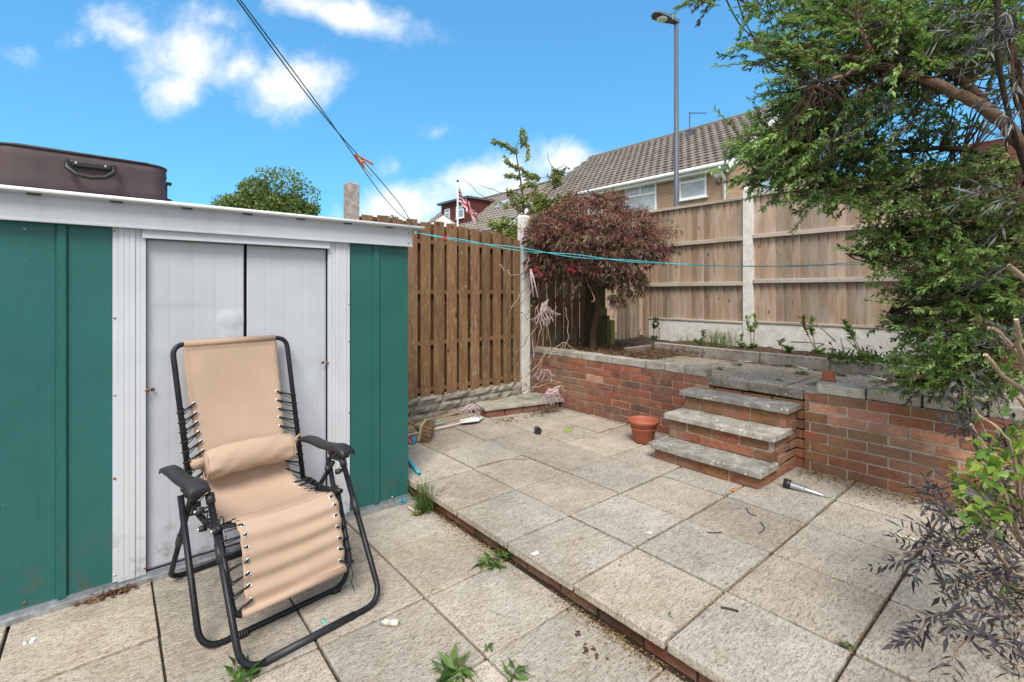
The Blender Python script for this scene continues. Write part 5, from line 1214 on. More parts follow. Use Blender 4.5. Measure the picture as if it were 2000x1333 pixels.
for (px, py, rx, ry, nn) in [(1005, 455, 35, 12, 20), (1085, 350, 15, 12, 8), (985, 470, 35, 14, 30), (1060, 405, 40, 18, 16), (1090, 395, 25, 14, 8), (975, 450, 15, 10, 8), (1085, 360, 10, 8, 6), (1015, 410, 40, 10, 8)]:
    for _ in range(nn):
        q = (px + rng.normal() * rx * .5, py + rng.normal() * ry * .5); sprig([at(q[0], q[1], D6 + .1), at(q[0] + 8, q[1] - 5, D6), at(q[0] + rng.normal() * 12, q[1] - 12, D6)], .004, True, random.choice(OL) * 1.15)
m.build('stems', M_TWIG, clm, smooth=True); LE.build('leaves', M_LEAF, clm, droop=.1)

# ---- vines on the post with twisted stems
vb = Vector((3.66, 4.08, UP + .1))
vine = thing('climbing_vine', 'dried vine of thin tangled stems around the foot of the concrete post and ledge', 'vine', vb)
m = MB(); LE = Leafer()
for pp in [[(973, 518), (1000, 538), (1025, 530), (1032, 505)], [(993, 602), (1020, 590), (1045, 560)], [(985, 645), (1000, 600), (1030, 560)], [(1030, 720), (1045, 690), (1055, 640), (1050, 600)], [(1040, 740), (1060, 700), (1062, 640), (1080, 610)], [(1045, 700), (1040, 660), (1048, 600)], [(1030, 730), (1050, 715), (1065, 690)], [(1020, 765), (1045, 755), (1085, 750), (1105, 765)], [(1030, 770), (1060, 745), (1095, 750), (1100, 785)], [(1010, 690), (1030, 660), (1050, 640)], [(1080, 690), (1070, 640), (1085, 600)], [(1095, 700), (1110, 660), (1105, 600)], [(1070, 700), (1100, 670), (1130, 690)], [(1060, 680), (1085, 690), (1100, 670)]]:
    p = spline([at(x, y, 5.15 + rng.normal() * .06) for x, y in pp], 6); p = [q + Vector(rng.normal(size=3)) * .008 for q in p]; m.tube(p, .0055, 5)
for (px, py, nn, c) in [(1028, 622, 16, (.25, .33, .16)), (1022, 538, 10, (.2, .27, .1)), (1090, 765, 24, (.45, .28, .09)), (1035, 735, 12, (.45, .3, .12)), (1080, 750, 14, (.42, .26, .1)), (1048, 600, 8, (.4, .28, .12))]:
    for _ in range(nn): LE.P.append(at(px + rng.normal() * 8, py + rng.normal() * 6, 5.1)); LE.D.append(Vector(rng.normal(size=3))); LE.L.append(.035); LE.W.append(.018); LE.T.append(np.array(c) * rng.uniform(.7, 1.3))
m.build('stems', M_TWIG, vine, smooth=True); LE.build('leaves', M_LEAF, vine)

# ---- pink fabric scraps
M_PINK = plain('mauve_cloth', (.46, .35, .37), .9, 0, .15, 30, .4, .003)
def tassel(px, py, d, w_, h_, n, label, patch=True, seed=1, down=True, name='cloth_scrap'):
    w_ *= .8; h_ *= .72; r = np.random.default_rng(seed); m = MB(); c = at(px, py, d); Rg, Up = Vector(RGT), Vector((0, 0, 1)); Fw = Vector(FWD)
    if patch:
        nx, nz = 8, 6; vs = []
        for j in range(nz + 1):
            for i in range(nx + 1):
                a, b = i / nx - .5, j / nz - .5; vs.append(c + Rg * (a * w_ * .7 + b * w_ * .25) + Up * (b * h_ * .5 + a * .2 * h_) + Fw * (.02 * mnoise.noise(Vector((a * 4, b * 4, seed)))))
        m.add(vs, [(j * (nx + 1) + i, j * (nx + 1) + i + 1, (j + 1) * (nx + 1) + i + 1, (j + 1) * (nx + 1) + i) for j in range(nz) for i in range(nx)])
    for k in range(n):
        x = (k / max(1, n - 1) - .5) * w_; p = c + Rg * x * .7 + Up * (x * .25 * h_ / w_ - .1 * h_ if patch else h_ * .35)
        pts = [p]; dr = Vector((0, 0, -1)) + Rg * r.normal() * .35 + (Rg * x / w_ * 1.2)
        for _ in range(4): dr = (dr + Rg * r.normal() * .35 + Fw * r.normal() * .3).normalized(); pts.append(pts[-1] + dr * h_ * .17)
        m.tube(spline(pts, 3), .0036, 4, tuple([float(r.uniform(.6, 1.1))] * 3))
    return tag(m.build(name, M_PINK, solid=0), label, 'cloth scrap')
tassel(1078, 765, 5.0, .24, .25, 20, 'pink cloth scrap with long fringe draped over the right end of the brick ledge', seed=2)
tassel(1062, 735, 5.2, .18, .30, 16, 'pink fringed cloth hanging in the vine against the brick wall above the ledge', patch=False, seed=3)
tassel(920, 795, 4.75, .26, .20, 22, 'pink cloth scrap with fringe lying on the bamboo canes', seed=4)
tassel(1022, 758, 5.2, .10, .24, 9, 'narrow pink fringe on the ledge at the foot of the concrete post', patch=False, seed=5)
tassel(1062, 600, 5.1, .14, .36, 22, 'dusty pink cloth bundle caught in the vine halfway up beside the concrete post', seed=6)
m = MB(); m.tube([at(1036, 527, 5.1), at(1038, 550, 5.1), at(1042, 580, 5.08)], .010, 6); m.tube([at(1037, 525, 5.1), at(1046, 560, 5.1), at(1050, 582, 5.08)], .008, 6); tag(m.build('cloth_strip', M_PINK, smooth=True), 'pale pink strip of cloth hanging beside the post just below the turquoise cord', 'cloth scrap')

# ---- background greenery
def far_tree(name, label, px, base_py, d, blobs_, cols, n, L, seed, zb=-.1, cat='tree'):
    b = at(px, base_py, d); t = thing(name, label, cat, (b.x, b.y, zb)); m = MB()
    c0 = at(blobs_[0][0], blobs_[0][1], d); m.tube(spline([Vector((b.x, b.y, zb)), (Vector((b.x, b.y, zb)) + c0) / 2, c0], 5), [.14 * d / 14 * (1 - .08 * i) for i in range(11)], 8, (.5, .45, .4))
    P = []; D = []; T = []
    for (x, y, rx, ry, k) in blobs_:
        cc = at(x, y, d); m.tube([c0, cc], .03, 5, (.5, .45, .4)); nn = int(n * k)
        for _ in range(nn):
            v = rng.normal(size=3); v /= np.linalg.norm(v); v *= rng.uniform(.15, 1) ** .45; P.append(at(x + v[0] * rx, y + v[1] * ry, d + v[2] * rx * d / F_PX)); D.append(Vector(rng.normal(size=3)) + Vector((0, 0, .3)))
            T.append(random.choice(cols) * rng.uniform(.7, 1.3))
    m.build('trunk', M_BARK, t, smooth=True); leaf_obj('crown', P, D, L, L * .45, np.array(T), M_LEAF, t); return t
GB = [np.array(c) for c in ((.14, .20, .07), (.20, .28, .09), (.26, .33, .11), (.09, .13, .05))]
far_tree('round_tree', 'distant bushy green tree showing above the shed roof', 520, 520, 15, [(515, 405, 50, 34, 1.0), (470, 402, 40, 26, .6), (560, 405, 40, 28, .6), (495, 372, 34, 24, .35), (555, 355, 44, 30, .16), (596, 380, 34, 30, .10), (440, 400, 30, 20, .12), (600, 412, 26, 14, .22), (535, 430, 90, 18, 1.2), (520, 345, 30, 20, .05)], GB, 3200, .12, 1)
far_tree('small_shrub', 'tiny leafy twig top poking above the shed corner beside the cord', 768, 470, 7, [(768, 432, 10, 8, .5), (762, 440, 8, 6, .3)], [GB[3], GB[0]], 160, .06, 2, cat='shrub')
far_tree('hedge_shrub', 'green shrub seen through the gaps of the brown fence beside the post', 985, 700, 6.3, [(985, 640, 40, 130, 1), (930, 680, 40, 90, .8), (870, 690, 40, 60, .5)], GB, 1200, .07, 3, cat='shrub')

# ---- weeds, grasses and stems
WG = [np.array(c) for c in ((.08, .17, .035), (.12, .23, .05), (.055, .12, .03), (.18, .27, .08), (.15, .15, .05))]
def weed(p, r, n, L, W, label, cols=WG, name='weed', lift=.35, cat='weed', stems=False, up=.3):
    t = thing(name, label, cat, p); LE = Leafer(); m = MB(); p = Vector(p)
    for _ in range(int(n * 1.7)):
        a = rng.uniform(0, 2 * math.pi); d = Vector((math.cos(a), math.sin(a), rng.uniform(.05, 1) * lift * 2.4)); o = p + Vector((rng.normal() * r * .4, rng.normal() * r * .4, rng.uniform(0, .012)))
        LE.P.append(o); LE.D.append(d); f = rng.choice([.35, .5, .7, .9, 1.1]) * rng.uniform(.8, 1.2); LE.L.append(L * f); LE.W.append(W * f * rng.uniform(.6, 1.1)); LE.T.append(random.choice(cols) * rng.uniform(.8, 1.2))
        if stems: LE.P[-1] = o + d.normalized() * L * .5; m.tube([o, o + d.normalized() * L * .55], .0015, 4)
    LE.build('leaves', M_LEAF, t, droop=.3, up=.5)
    if stems: m.build('stems', plain('weed_stem', (.12, .2, .06), .7), t)
    return t
def grass(p, r, n, h, label, cols=WG, lean=.35):
    LE = Leafer(); p = Vector(p); m = MB()
    for _ in range(n):
        o = p + Vector((rng.normal() * r, rng.normal() * r, 0)); d = Vector((rng.normal() * lean, rng.normal() * lean, 1)).normalized(); hh = h * rng.uniform(.5, 1.15)
        q = [o, o + d * hh * .5, o + d * hh * .85 + Vector((d.x, d.y, 0)) * hh * .25, o + d * hh * .95 + Vector((d.x, d.y, 0)) * hh * .6]; s = Vector((-d.y, d.x, 0)); s = s.normalized() * .0022 if s.length > .001 else Vector((.0022, 0, 0))
        vs = [];
        for k, x in enumerate(q): w__ = (1, 1, .7, .1)[k]; vs += [x - s * w__, x + s * w__]
        m.add(vs, [(0, 1, 3, 2), (2, 3, 5, 4), (4, 5, 7, 6)], tuple(random.choice(cols) * rng.uniform(.7, 1.25)))
    return tag(m.build('grass_tuft', M_LEAF), label, 'grass')
grass(atz(828, 1000, 0), .028, 110, .19, 'tuft of tall green grass growing at the shed corner beside the step')
grass(Vector((1.50, 2.66, 0)), .012, 20, .11, 'small sparse grass tuft right against the shed corner')
bz = BED + .0
for (px, py, n, h, lab) in [(1335, 676, 40, .15, 'low tuft of grass under the left fence panel'), (1395, 670, 110, .22, 'tall bluish grass clump in front of the left pale fence panel'), (1420, 672, 70, .26, 'upright grass clump just left of the white fence post')]:
    p = atx(px, py, 5.55); p.z = bz - .02; grass(p, .07, n, h, lab, [np.array(c) for c in ((.16, .22, .08), (.10, .18, .06), (.26, .29, .12), (.38, .34, .18))], .3)
weed(atz(955, 1103, 0), .035, 34, .075, .02, 'flat leafy weed on the lower paving beside the step')
weed(atz(978, 1085, .02), .025, 22, .065, .026, 'broad-leaved weed growing up against the step riser behind the flat weed')
weed(atz(995, 1092, .01), .012, 6, .05, .028, 'few round green leaves at the riser right of the broad-leaved weed')
weed(atz(885, 1316, 0), .05, 34, .085, .026, 'large leafy dandelion weed at the bottom edge of the paving')
weed(atz(1000, 1318, 0), .04, 16, .06, .014, 'narrow trailing weed in the paving joint right of the dandelion')
weed(atz(478, 1318, 0), .05, 30, .06, .024, 'green weed under the front bar of the chair')
weed(atz(954, 1268, 0), .012, 8, .022, .012, 'tiny green sprout at a paving joint crossing')
weed(atz(1132, 1172, .01), .01, 9, .035, .018, 'small sprout in the riser joint near the middle of the step edge', lift=.8)
weed(atz(1172, 1202, .01), .014, 10, .035, .022, 'small round-leaved seedling below the step edge')
weed(atz(1392, 1318, .02), .025, 14, .045, .024, 'green seedling at the lower right under the step edge', lift=.7)
weed(atz(1436, 878, UP + .13), .02, 16, .06, .016, 'upright green weed growing on the lowest step tread', lift=1.0)
weed(atz(1245, 828, UP), .04, 22, .09, .035, 'leafy weed behind the large terracotta pot')
weed(atz(1462, 952, UP), .01, 7, .025, .014, 'tiny weed at the foot of the right step corner', lift=.9)
weed(atx(1494, 812, 3.57), .012, 8, .035, .014, 'small pale weed on the top step brickwork')
weed(atz(1308, 1205, UP * 0 + UP), .01, 5, .015, .01, 'speck of moss green in the upper patio joint')
weed(atz(1655, 1265, UP), .014, 9, .025, .012, 'tiny weed in the slab joint at the lower right of the patio')
weed(atz(1592, 927, UP), .01, 5, .04, .022, 'fallen green leaf beside the base of the right brick wall')
k = 0
tw_ = ['far left end', 'left side', 'middle left', 'centre', 'middle', 'middle right', 'right side', 'near right', 'front edge left', 'front edge right']
for (px, py, r, n, L, lab) in [(1408, 722, .05, 16, .05, 'leafy weed at the inner end of the left brick wall'), (1440, 714, .06, 22, .05, 'low weed patch on the terrace slabs behind the top step'), (1450, 705, .05, 16, .05, 'weed patch against the edging stones left of the post'), (1540, 716, .08, 30, .06, 'weed tuft spreading at the edging stone crack'), (1566, 732, .08, 34, .055, 'dense weed patch on the terrace left of the small upturned pot'), (1642, 735, .07, 26, .055, 'weed just right of the small upturned pot'),
        (1526, 745, .05, 12, .04, 'sparse weed at the front edge of the terrace'), (1590, 752, .07, 28, .05, 'weed patch hugging the start of the right wall capping'), (1760, 748, .07, 36, .07, 'leafy weed on the terrace beyond the white strip under the tree'), (1513, 764, .03, 14, .05, 'green weed at the top of the steps beside the right wall'), (1437, 752, .03, 10, .04, 'small weed in the joint above the top tread')]:
    z = TE if py < 750 or px > 1550 else UP + .50
    weed(atz(px, py, z), r, n, L * .85, L * .35, lab)
for (px, py, h, lab) in [(1600, 668, .3, 'young shrub stem with leaves leaning against the right fence panel'), (1690, 672, .28, 'second leafy stem in front of the right fence panel'), (1745, 676, .16, 'short leafy stem right of the two taller ones'), (1470, 662, .28, 'leafy climber at the foot of the white fence post'), (1278, 665, .22, 'dark green broad-leaved plant in the fence corner'), (1448, 668, .12, 'dock-like plant beside the foot of the post'), (1540, 676, .10, 'leafy weed in the bed under the right fence panel'), (1365, 668, .14, 'thin plant stem with leaves left of the grass clump')]:
    p = atx(px, py, 5.5); p.z = bz - .02; t = thing('bed_plant', lab, 'plant', p); m = MB(); LE = Leafer()
    for q in range(2 if h > .2 else 1):
        pts = polyline(p + Vector((0, rng.normal() * .03, 0)), Vector((.15, .35 if 1590 < px < 1700 else rng.normal() * .15, 1)), h * 1.35, 6, -.0, .08); m.tube(pts, [.006, .005, .005, .004, .003, .002, .001], 5, (.6, .5, .4))
        LE.shoot(pts[3:], .016, .055, .028, random.choice(WG) * (.7 if px == 1278 else 1.1), 1.0, 2, 0)
    LE.shoot([p, p + Vector((0, 0, .05))], .004, .07, .03, random.choice(WG), 1.6, 2, 0)
    m.build('stem', M_TWIG, t); LE.build('leaves', M_LEAF, t, droop=.2)
# trailing growth along the edging on the right
P = []; D = []; T = []
for _ in range(1500):
    px = rng.uniform(1620, 1900); X = rng.uniform(5.0, 5.4); p = atx(px, 690, X); p.z = bz + abs(rng.normal()) * .05 - .02; P.append(p); D.append(Vector(rng.normal(size=3))); T.append(random.choice(WG) * rng.uniform(.6, 1.1))
o = leaf_obj('ground_cover', P, D, .05, .022, np.array(T), M_LEAF); tag(o, 'low green ground cover spreading over the edging stones below the right fence panel', 'ground cover', kind='stuff')
# dry sticks standing in the bed
for (a, b_, lab) in [((1590, 628), (1632, 668), 'dry cut stick leaning left in the bed'), ((1642, 660), (1648, 690), 'short upright dry stick in the bed'), ((1652, 660), (1680, 690), 'dry stick leaning over the right part of the bed'), ((1545, 668), (1610, 672), 'thin dry stick lying across the bed'), ((1574, 694), (1610, 672), 'brown dry stick angled over the edging'), ((1252, 640), (1245, 665), 'pale dry stick in the fence corner'), ((1288, 640), (1278, 665), 'second pale dry stick in the fence corner')]:
    m = MB(); q0, q1 = atx(*a, 5.35), atx(*b_, 5.3); m.tube([q0, (q0 + q1) / 2 + Vector((0, 0, .004)), q1], .007, 6); tag(m.build('dry_stick', M_TWIG, smooth=True), lab, 'stick')

# ---- dead leaves and debris
def litter(name, label, gen, n, cols, L, W, flat=.25):
    P = []; D = []; T = []
    for _ in range(n):
        p = gen(); P.append(p); D.append(Vector((rng.normal(), rng.normal(), rng.normal() * flat))); T.append(random.choice(cols) * rng.uniform(.6, 1.3))
    o = leaf_obj(name, P, D, L, W, np.array(T), M_DEAD, up=.3); return tag(o, label, 'debris', kind='stuff')
BRN = [np.array(c) for c in ((.16, .08, .04), (.10, .05, .03), (.24, .14, .07), (.30, .21, .12), (.38, .28, .08))]
def strip(x0, x1, y0, y1, z, side='x1', k=.08):
    def f():
        a = abs(rng.normal()) * k; y = rng.uniform(y0, y1); return Vector((x1 - min(a, x1 - x0), y, z + rng.uniform(0, .008)))
    return f
litter('leaf_litter', 'brown and yellow leaf litter along the base of the right brick wall', strip(3.2, 3.84, .3, 1.30, UP + .003, k=.10), 1500, BRN, .014, .007)
litter('leaf_litter', 'reddish crumbs and leaves along the base of the left brick wall', strip(3.4, 3.84, 2.2, 3.75, UP + .003, k=.04), 700, BRN[:3], .012, .006)
litter('leaf_litter', 'brown crumbs at the foot of the step riser', lambda: Vector((1.585 - abs(rng.normal()) * .035, rng.choice([1.1, 1.35, 2.1, 2.45]) + rng.normal() * .13, .004)), 1100, BRN, .011, .005)
litter('leaf_litter', 'brown bark mulch spread around the red maple', lambda: Vector((rng.uniform(3.98, 5.1), rng.uniform(2.7, 4.1), TE + .05 + rng.uniform(0, .02))), 2600, BRN[:4], .03, .012)
litter('leaf_litter', 'dry debris scattered over the terrace and bed by the edging', lambda: Vector((rng.choice([rng.uniform(5.12, 5.6), 5.05 - abs(rng.normal()) * .05]), rng.uniform(.3, 3.6), TE + .10)) if rng.random() < .6 else Vector((5.04 - abs(rng.normal()) * .06, rng.uniform(.6, 3.2), TE + .005)), 2200, BRN[:4], .022, .009)
litter('leaf_litter', 'brown soil crumbs and moss strewn over the terrace slabs', lambda: Vector((3.98 + abs(rng.normal()) * .5 % 1.07, rng.uniform(.2, 3.0) , TE + .003)), 1300, BRN[:3] + [np.array((.10, .12, .04))], .016, .008)
litter('leaf_litter', 'tiny leaf crumbs caught in the joints of the upper patio', lambda: (Vector((random.choice([2.022, 2.49, 2.965, 3.42]) + rng.normal() * .006, rng.uniform(.1, 2), UP + .001)) if rng.random() < .4 else Vector((rng.uniform(1.6, 3.8), random.choice([.525, .985, 1.443]) + rng.normal() * .007, UP + .001))), 1500, BRN, .008, .004)
litter('leaf_litter', 'brown leaf pile along the bottom rail of the left shed panel', lambda: Vector((.0 + rng.normal() * .06, SYF - .055 + rng.normal() * .012, .006 + rng.uniform(0, .012))), 120, BRN[:3], .03, .012)
litter('leaf_litter', 'dry leaves and twiglets lying in front of the brick ledge', lambda: Vector((rng.choice([3.05, 3.45, 3.6]) + rng.normal() * .09, 3.68 + rng.normal() * .05, UP + .005)), 260, BRN[:4], .03, .012)
litter('leaf_litter', 'scattered specks and grit over the paving', lambda: (Vector((rng.uniform(1.6, 3.8), rng.uniform(.2, 3.8), UP + .001)) if rng.random() < .7 else Vector((rng.uniform(.1, 1.5), rng.uniform(.6, 2.8), .001))), 900, BRN[:3], .006, .004)
litter('leaf_litter', 'dried fallen leaves under the purple elder', lambda: Vector((rng.uniform(2.3, 3.6), rng.uniform(-.2, .35), UP + .004 + (.045 if rng.random() < 0 else 0))), 700, BRN, .02, .009)

# ================================================================ small things
M_TERRA = plain('terracotta', (.40, .115, .06), .6, 0, .12, 12, .15)
p = Vector((3.50, 2.42, UP)); t = thing('plant_pot', 'large empty terracotta plastic pot left of the steps', 'plant pot', p)
m = MB(); m.lathe([(.001, .003), (.078, .003), (.080, .006), (.112, .155), (.118, .158), (.118, .162), (.124, .165), (.127, .185), (.124, .192), (.118, .190), (.113, .17), (.108, .16), (.075, .03), (.001, .03)], c=p, n=48); m.build('pot', M_TERRA, t, smooth=True)
m = MB(); m.lathe([(.110, .120), (.1085, .124), (.110, .128)], c=p, n=48); m.build('band', M_TERRA, t, smooth=True)
m = MB(); m.lathe([(.001, .05), (.075, .05)], c=p, n=24); m.build('soil', M_SOIL, t)
p = atz(1618, 744, TE + .0); t = thing('small_pot', 'small upturned terracotta pot on the terrace behind the right wall', 'plant pot', p)
m = MB(); m.lathe([(.052, .0), (.055, .004), (.053, .016), (.048, .018), (.038, .078), (.034, .082), (.012, .082), (.011, .078)], c=p, n=32); m.build('pot', M_TERRA, t, smooth=True)
for a in range(4): m = MB(); m.lathe([(.004, .0), (.004, .006)], c=p + Vector((math.cos(a * 1.6) * .024, math.sin(a * 1.6) * .024, .079)), n=8); m.build('foot', M_TERRA, t)
# solar stake light
q0, q1 = atz(1541, 946, UP + .03), atz(1622, 973, UP + .006); t = thing('stake_light', 'chrome solar stake light with a black cap lying by the right wall', 'garden light', q0)
M_CHROME = plain('brushed_steel', (.55, .56, .58), .22, .9, .1, 40)
dv = (q1 - q0); L = dv.length; dn_ = dv.normalized()
m = MB(); m.tube([q0 - dn_ * .03, q0 - dn_ * .028, q0 + dn_ * .008, q0 + dn_ * .012], [.024, .029, .029, .024], 20); m.build('cap', M_BLACK, t, smooth=True)
m = MB(); m.tube([q0 + dn_ * .012, q0 + dn_ * .09], [.022, .019], 20, cap=False); m.build('lamp_shade', M_CHROME, t, smooth=True)
m = MB(); m.tube([q0 + dn_ * .09, q0 + dn_ * .10, q0 + dn_ * .17, q0 + dn_ * .18, q1], [.019, .012, .010, .006, .0035], 14); m.build('stake', M_CHROME, t, smooth=True)
m = MB(); c = q1; m.tube([c + Vector((math.cos(a) * .025, math.sin(a) * .018, .002)) for a in [i * .5 for i in range(14)]], .0022, 5, (1, 1, 1)); tag(m.build('wire_ring', plain('pale_green_wire', (.5, .52, .35), .5), smooth=True), 'small pale wire ring at the tip of the stake light', 'ring')
# black cup
p = atz(1050, 847, UP + .001); t = thing('metal_cap', 'small dark cylindrical cap lying on its side in the middle of the patio', 'cap', p)
ax = Vector((-.45, -.85, 0)).normalized(); c = p + Vector((0, 0, .030)); m = MB(); m.tube([c - ax * .032, c + ax * .028], .030, 24, cap=False); m.tube([c - ax * .033, c - ax * .031], .030, 24); m.build('shell', M_CHROME, t, smooth=False)
m = MB(); m.tube([c + ax * .016, c + ax * .020], .0285, 24); m.tube([c + ax * .018, c + ax * .030], .0305, 24, cap=False); m.build('mouth', M_BLACK, t, smooth=False)
# cream tube
q0, q1 = atz(745, 1215, .014), atz(778, 1217, .014); t = thing('paper_tube', 'cream cylindrical tube with a grey tip lying on the lower paving', 'tube', q0)
dn_ = (q1 - q0).normalized(); m = MB(); m.tube([q0 + dn_ * .012, q1], .0125, 16); m.build('body', plain('cream_paper', (.62, .54, .43), .7, 0, .2, 50), t, smooth=True); m = MB(); m.tube([q0 - dn_ * .004, q0 + dn_ * .012], [.008, .0125], 16); m.build('tip', M_GALV, t, smooth=True)
m = MB(); m.tube([q0 + dn_ * .03, q0 + dn_ * .045], .0128, 16); m.build('print_band', plain('grey_print', (.35, .36, .42), .7), t, smooth=True)
# scraps
M_PAPER = plain('white_paper', (.75, .75, .76), .7); M_TAN = plain('dry_leaf_tan', (.45, .20, .08), .8)
def scrap(pts, z, mat, label, cat='scrap', name='scrap'):
    m = MB(); q = [atz(x, y, z) for x, y in pts]; cc = sum(q, Vector()) / len(q); m.add(q + [cc + Vector((0, 0, .006))], [(i, (i + 1) % len(q), len(q)) for i in range(len(q))]); return tag(m.build(name, mat, solid=.0008), label, cat)
scrap([(1036, 1082), (1050, 1075), (1053, 1082), (1044, 1086)], UP + .004, M_PAPER, 'torn white paper scrap on a front slab of the upper patio')
scrap([(1752, 1042), (1788, 1052), (1790, 1056), (1754, 1047)], UP + .004, plain('cream_strip', (.75, .74, .5), .6), 'pale cream plastic strip on the patio near the elder leaves')
scrap([(1425, 958), (1432, 953), (1444, 956), (1438, 961)], UP + .004, M_TAN, 'orange brown brick flake at the step corner')
scrap([(56, 1258), (62, 1245), (72, 1246), (64, 1256)], .004, M_PAPER, 'white crumpled scrap on the paving at the lower left')
scrap([(45, 1255), (52, 1252), (52, 1259), (46, 1262)], .004, M_PAPER, 'tiny white crumb left of the crumpled scrap')
scrap([(626, 1212), (632, 1206), (640, 1220), (636, 1222)], .004, plain('teal_scrap', (.15, .42, .36), .6), 'tiny teal scrap under the chair')
scrap([(1262, 1041), (1272, 1039), (1274, 1043)], UP + .004, M_PAPER, 'thin white sliver in the middle of the patio')
scrap([(1100, 840), (1112, 837), (1118, 843), (1105, 845)], UP + .004, plain('green_leaf_scrap', (.25, .36, .06), .6), 'fallen yellow-green leaf right of the dark cap')
scrap([(908, 752), (914, 748), (922, 752), (914, 756)], UP + .09, M_TAN, 'brown leaf resting on the stone wall ledge')
def stick(pts, z, r, mat, label, name='twig', cat='twig'):
    m = MB(); q = [atz(x, y, z) for x, y in pts]; m.tube(spline(q, 4), r, 6); return tag(m.build(name, mat, smooth=True), label, cat)
stick([(1408, 1187), (1425, 1190), (1442, 1195)], UP + .006, .0055, M_DARKBARK, 'short brown twig on the slab at the lower middle')
stick([(1382, 1040), (1395, 1041), (1410, 1040)], UP + .004, .003, M_DARKBARK, 'thin dark twig left of the curved twigs on the patio')
stick([(1458, 992), (1464, 1003), (1478, 1008)], UP + .004, .0022, M_DARKBARK, 'hooked thin twig on the patio below the steps')
stick([(1484, 1020), (1494, 1032), (1482, 1042)], UP + .004, .0022, M_DARKBARK, 'curved thin twig right of the hooked twig')
stick([(930, 912), (985, 898), (1030, 897)], UP + .004, .0028, M_TWIG, 'long pale reed lying on the rear patio slabs')
M_WSTRIP = plain('white_strip_plastic', (.75, .76, .76), .5)
def rod(a, b, z, r, mat, label, name='rod', cat='rod', za=None):
    m = MB(); q0, q1 = atz(*a, za if za is not None else z), atz(*b, z); m.tube([q0, q1], r, 6); return tag(m.build(name, mat, smooth=True), label, cat)
rod((1695, 734), (1734, 745), TE + .008, .008, M_WSTRIP, 'white plastic strip lying on the terrace under the tree', 'plastic_strip', 'strip')
rod((1553, 716), (1577, 722), TE + .008, .008, M_WSTRIP, 'white rod end lying by the edging stones left of the small pot', 'plastic_strip', 'strip')
rod((1443, 706), (1470, 707), TE + .008, .005, M_WSTRIP, 'thin white strip against the edging at the left', 'plastic_strip', 'strip')
# broom, dustpan, bottle, pole
M_TEALP = plain('blue_handle_plastic', (.03, .36, .50), .35); M_BRIST = plain('straw_bristle', (.36, .24, .13), .9, 0, .3, 120, .8); M_HAND = plain('wooden_handle', (.40, .24, .13), .6, 0, .2, 30)
M_DGREEN = plain('green_plastic', (.02, .14, .10), .5); M_BWOOD = plain('pale_broom_wood', (.50, .40, .22), .7)
q = aty(831, 843, 3.42); q = atz(833, 860, UP + .001)
t = thing('broom', 'broom head with straw bristles and wooden handle lying behind the shed corner', 'broom', q)
ax = Vector(FWD); rt2 = Vector(RGT); upv = Vector((0, 0, 1)); tilt = (rt2 * .97 + upv * -.22).normalized(); perp = (upv * .97 + rt2 * .18).normalized()
c = q + upv * .080 - rt2 * .04
mt = Matrix((tuple(tilt) + (0,), tuple(ax) + (0,), tuple(perp) + (0,), (0, 0, 0, 1))).transposed(); mt.translation = c
m = MB(); m.box(-.014, .008, -.08, .14, -.068, .068, (1, 1, 1), .002, mt); m.build('head', M_BWOOD, t, bevel=.005)
m = MB()
for _ in range(420):
    y_ = rng.uniform(-.07, .13); z_ = rng.uniform(-.060, .060); a = mt @ Vector((.008, y_, z_)); b = mt @ Vector((.008 + rng.uniform(.07, .088), y_ * 1.15, z_ * 1.22 + rng.normal() * .006)); m.tube([a, b], .0016, 3, tuple([rng.uniform(.6, 1.2)] * 3), cap=False)
m.build('bristles', M_BRIST, t)
m = MB(); h0 = mt @ Vector((-.014, 0, .0)); hdir = (-rt2 * .72 + upv * .50 + ax * .2).normalized(); m.tube([h0, h0 + hdir * .05], [.020, .015], 12); m.build('socket', M_DGREEN, t, smooth=True)
m = MB(); m.tube([h0 + hdir * .045, h0 + hdir * .75], .012, 10); m.build('handle', M_HAND, t, smooth=True)
q = atz(800, 866, UP + .002); t = thing('packet', 'crumpled red white and blue packet beside the broom', 'packet', q)
m = MB(); mt = Matrix.Translation(q) @ Matrix.Rotation(R(-45), 4, 'Z')
M_PK = plain('packet_red', (.55, .03, .06), .4, 0, .1); M_PB = plain('packet_blue', (.05, .28, .50), .4)
m.box(-.10, .022, -.03, .03, 0, .04, (1, 1, 1), .005, mt); m.build('red_part', M_PK, t, bevel=.006); m = MB(); m.box(.0235, .05, -.028, .03, 0.002, .046, (1, 1, 1), .005, mt); m.build('blue_part', M_PB, t, bevel=.006)
m = MB(); 
for k in range(9): x = rng.uniform(-.06, .015); z = rng.uniform(.008, .034); m.box(x, x + .008, -.0375, -.0345, z, z + .008, (1, 1, 1), .001, mt)
m.build('white_marks', M_PAPER, t)
q1 = atz(819, 926, UP + .013); q0 = q1 + (Vector(FWD) * .55 - Vector(RGT) * .30); q0.z = UP + .05
t = thing('blue_pole', 'bright blue pole end sticking out from behind the shed corner', 'pole', q1)
m = MB(); m.tube([q1, q0], .0125, 16); m.build('shaft', M_TEALP, t, smooth=True); m = MB(); dd = (q1 - q0).normalized(); m.tube([q1 + dd * .001, q1 + dd * .004], .0115, 16); m.build('end_cap', M_DGREEN, t)
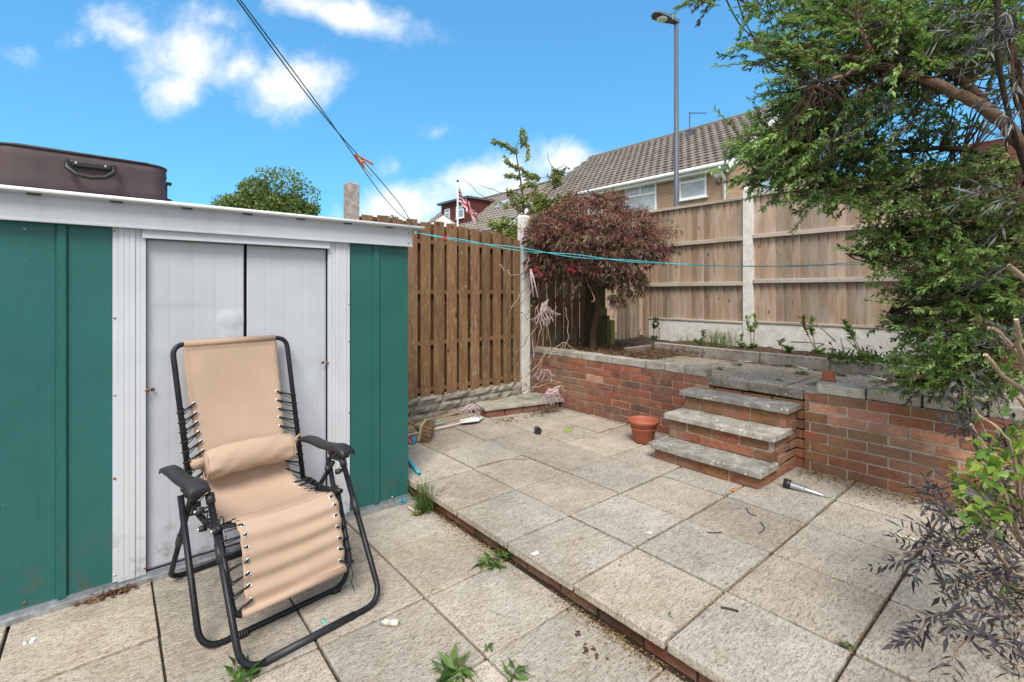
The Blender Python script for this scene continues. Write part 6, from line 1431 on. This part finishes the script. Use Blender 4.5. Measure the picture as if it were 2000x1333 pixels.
# canes along the stone wall
canes = [((797, 850), (944, 817), .012, .008, (.75, .72, .65), 'pale grey pipe lying lowest of the bundle in front of the stone wall'), ((797, 838), (935, 792), .010, .0065, (.42, .30, .19), 'bamboo cane leaning up to the ledge, front of the bundle'), ((800, 832), (985, 775), .03, .006, (.40, .27, .16), 'long bamboo cane reaching onto the ledge'), ((797, 842), (915, 806), .02, .006, (.36, .25, .15), 'bamboo cane in the middle of the bundle under the pink cloth'), ((800, 846), (925, 812), .02, .005, (.30, .20, .12), 'dark cane just above the grey pipe'), ((870, 790), (1003, 768), .10, .005, (.42, .30, .2), 'thin cane lying on top of the ledge slab')]
for (a, b, z, r_, col, lab) in canes:
    zz = UP + z; za = UP + .02 if a[0] < 805 else UP + .13; zb_ = UP + (.02 if r_ > .007 else .12)
    m = MB(); q0 = aty(a[0] - 30, a[1] + 8, 3.70) if 0 else atz(*a, za); q1 = atz(*b, zb_); m.tube([q0 + (q0 - q1) * .25, q0, (q0 + q1) / 2, q1], r_, 8); tag(m.build('cane', plain('cane_%02d' % int(col[0] * 100), col, .7, 0, .2, 40), smooth=True), lab, 'cane')
scrap([(897, 820), (925, 812), (943, 815), (935, 823), (900, 827)], UP + .03, M_PAPER, 'white board offcut lying at the end of the grey pipe')
scrap([(838, 824), (862, 820), (868, 826), (842, 832)], UP + .02, plain('pale_teal_tube', (.30, .50, .46), .5), 'pale teal plastic piece among the bamboo canes')
m = MB(); q = atz(788, 982, .01)
for k in range(7): m.tube(spline([q + Vector(rng.normal(size=3)) * .008, q + Vector(rng.normal(size=3)) * .015 + Vector((0, 0, .02)), q + Vector(rng.normal(size=3)) * .012], 4), .002, 4)
tag(m.build('blue_string', M_TEALP), 'small knot of blue string at the shed corner', 'string')
stick([(797, 990), (810, 998), (824, 1000)], .012, .008, plain('cream_stick', (.55, .48, .32), .7), 'cream stick lying beside the grass at the shed corner', 'debris_stick', 'stick')
scrap([(803, 1003), (815, 998), (826, 1001), (812, 1007)], .012, plain('moss', (.16, .13, .03), 1), 'clump of brown moss below the cream stick', 'moss', 'moss')
# soil clods on the lower paving
m = MB()
for (px, py, w_, h_) in [(1143, 1270, 5, 16), (1160, 1268, 6, 8), (1166, 1282, 6, 6), (1130, 1235, 5, 5), (1127, 1242, 4, 4), (1185, 1288, 3, 3), (1108, 1190, 3, 3), (1126, 1190, 3, 3), (1211, 1105, 4, 3)]:
    for _ in range(int(w_ * h_ * .35)):
        q = atz(px + rng.normal() * w_ * .4, py + rng.normal() * h_ * .4, UP if px > 1200 else 0); m.lathe([(.001, .004), (.0045, .002), (.005, 0)], c=q, n=6, m=Matrix.Scale(float(rng.uniform(.5, 1.2)), 4))
tag(m.build('soil_crumbs', M_SOIL), 'dark soil crumbs spilled on the lower paving near the step', 'soil', kind='stuff')
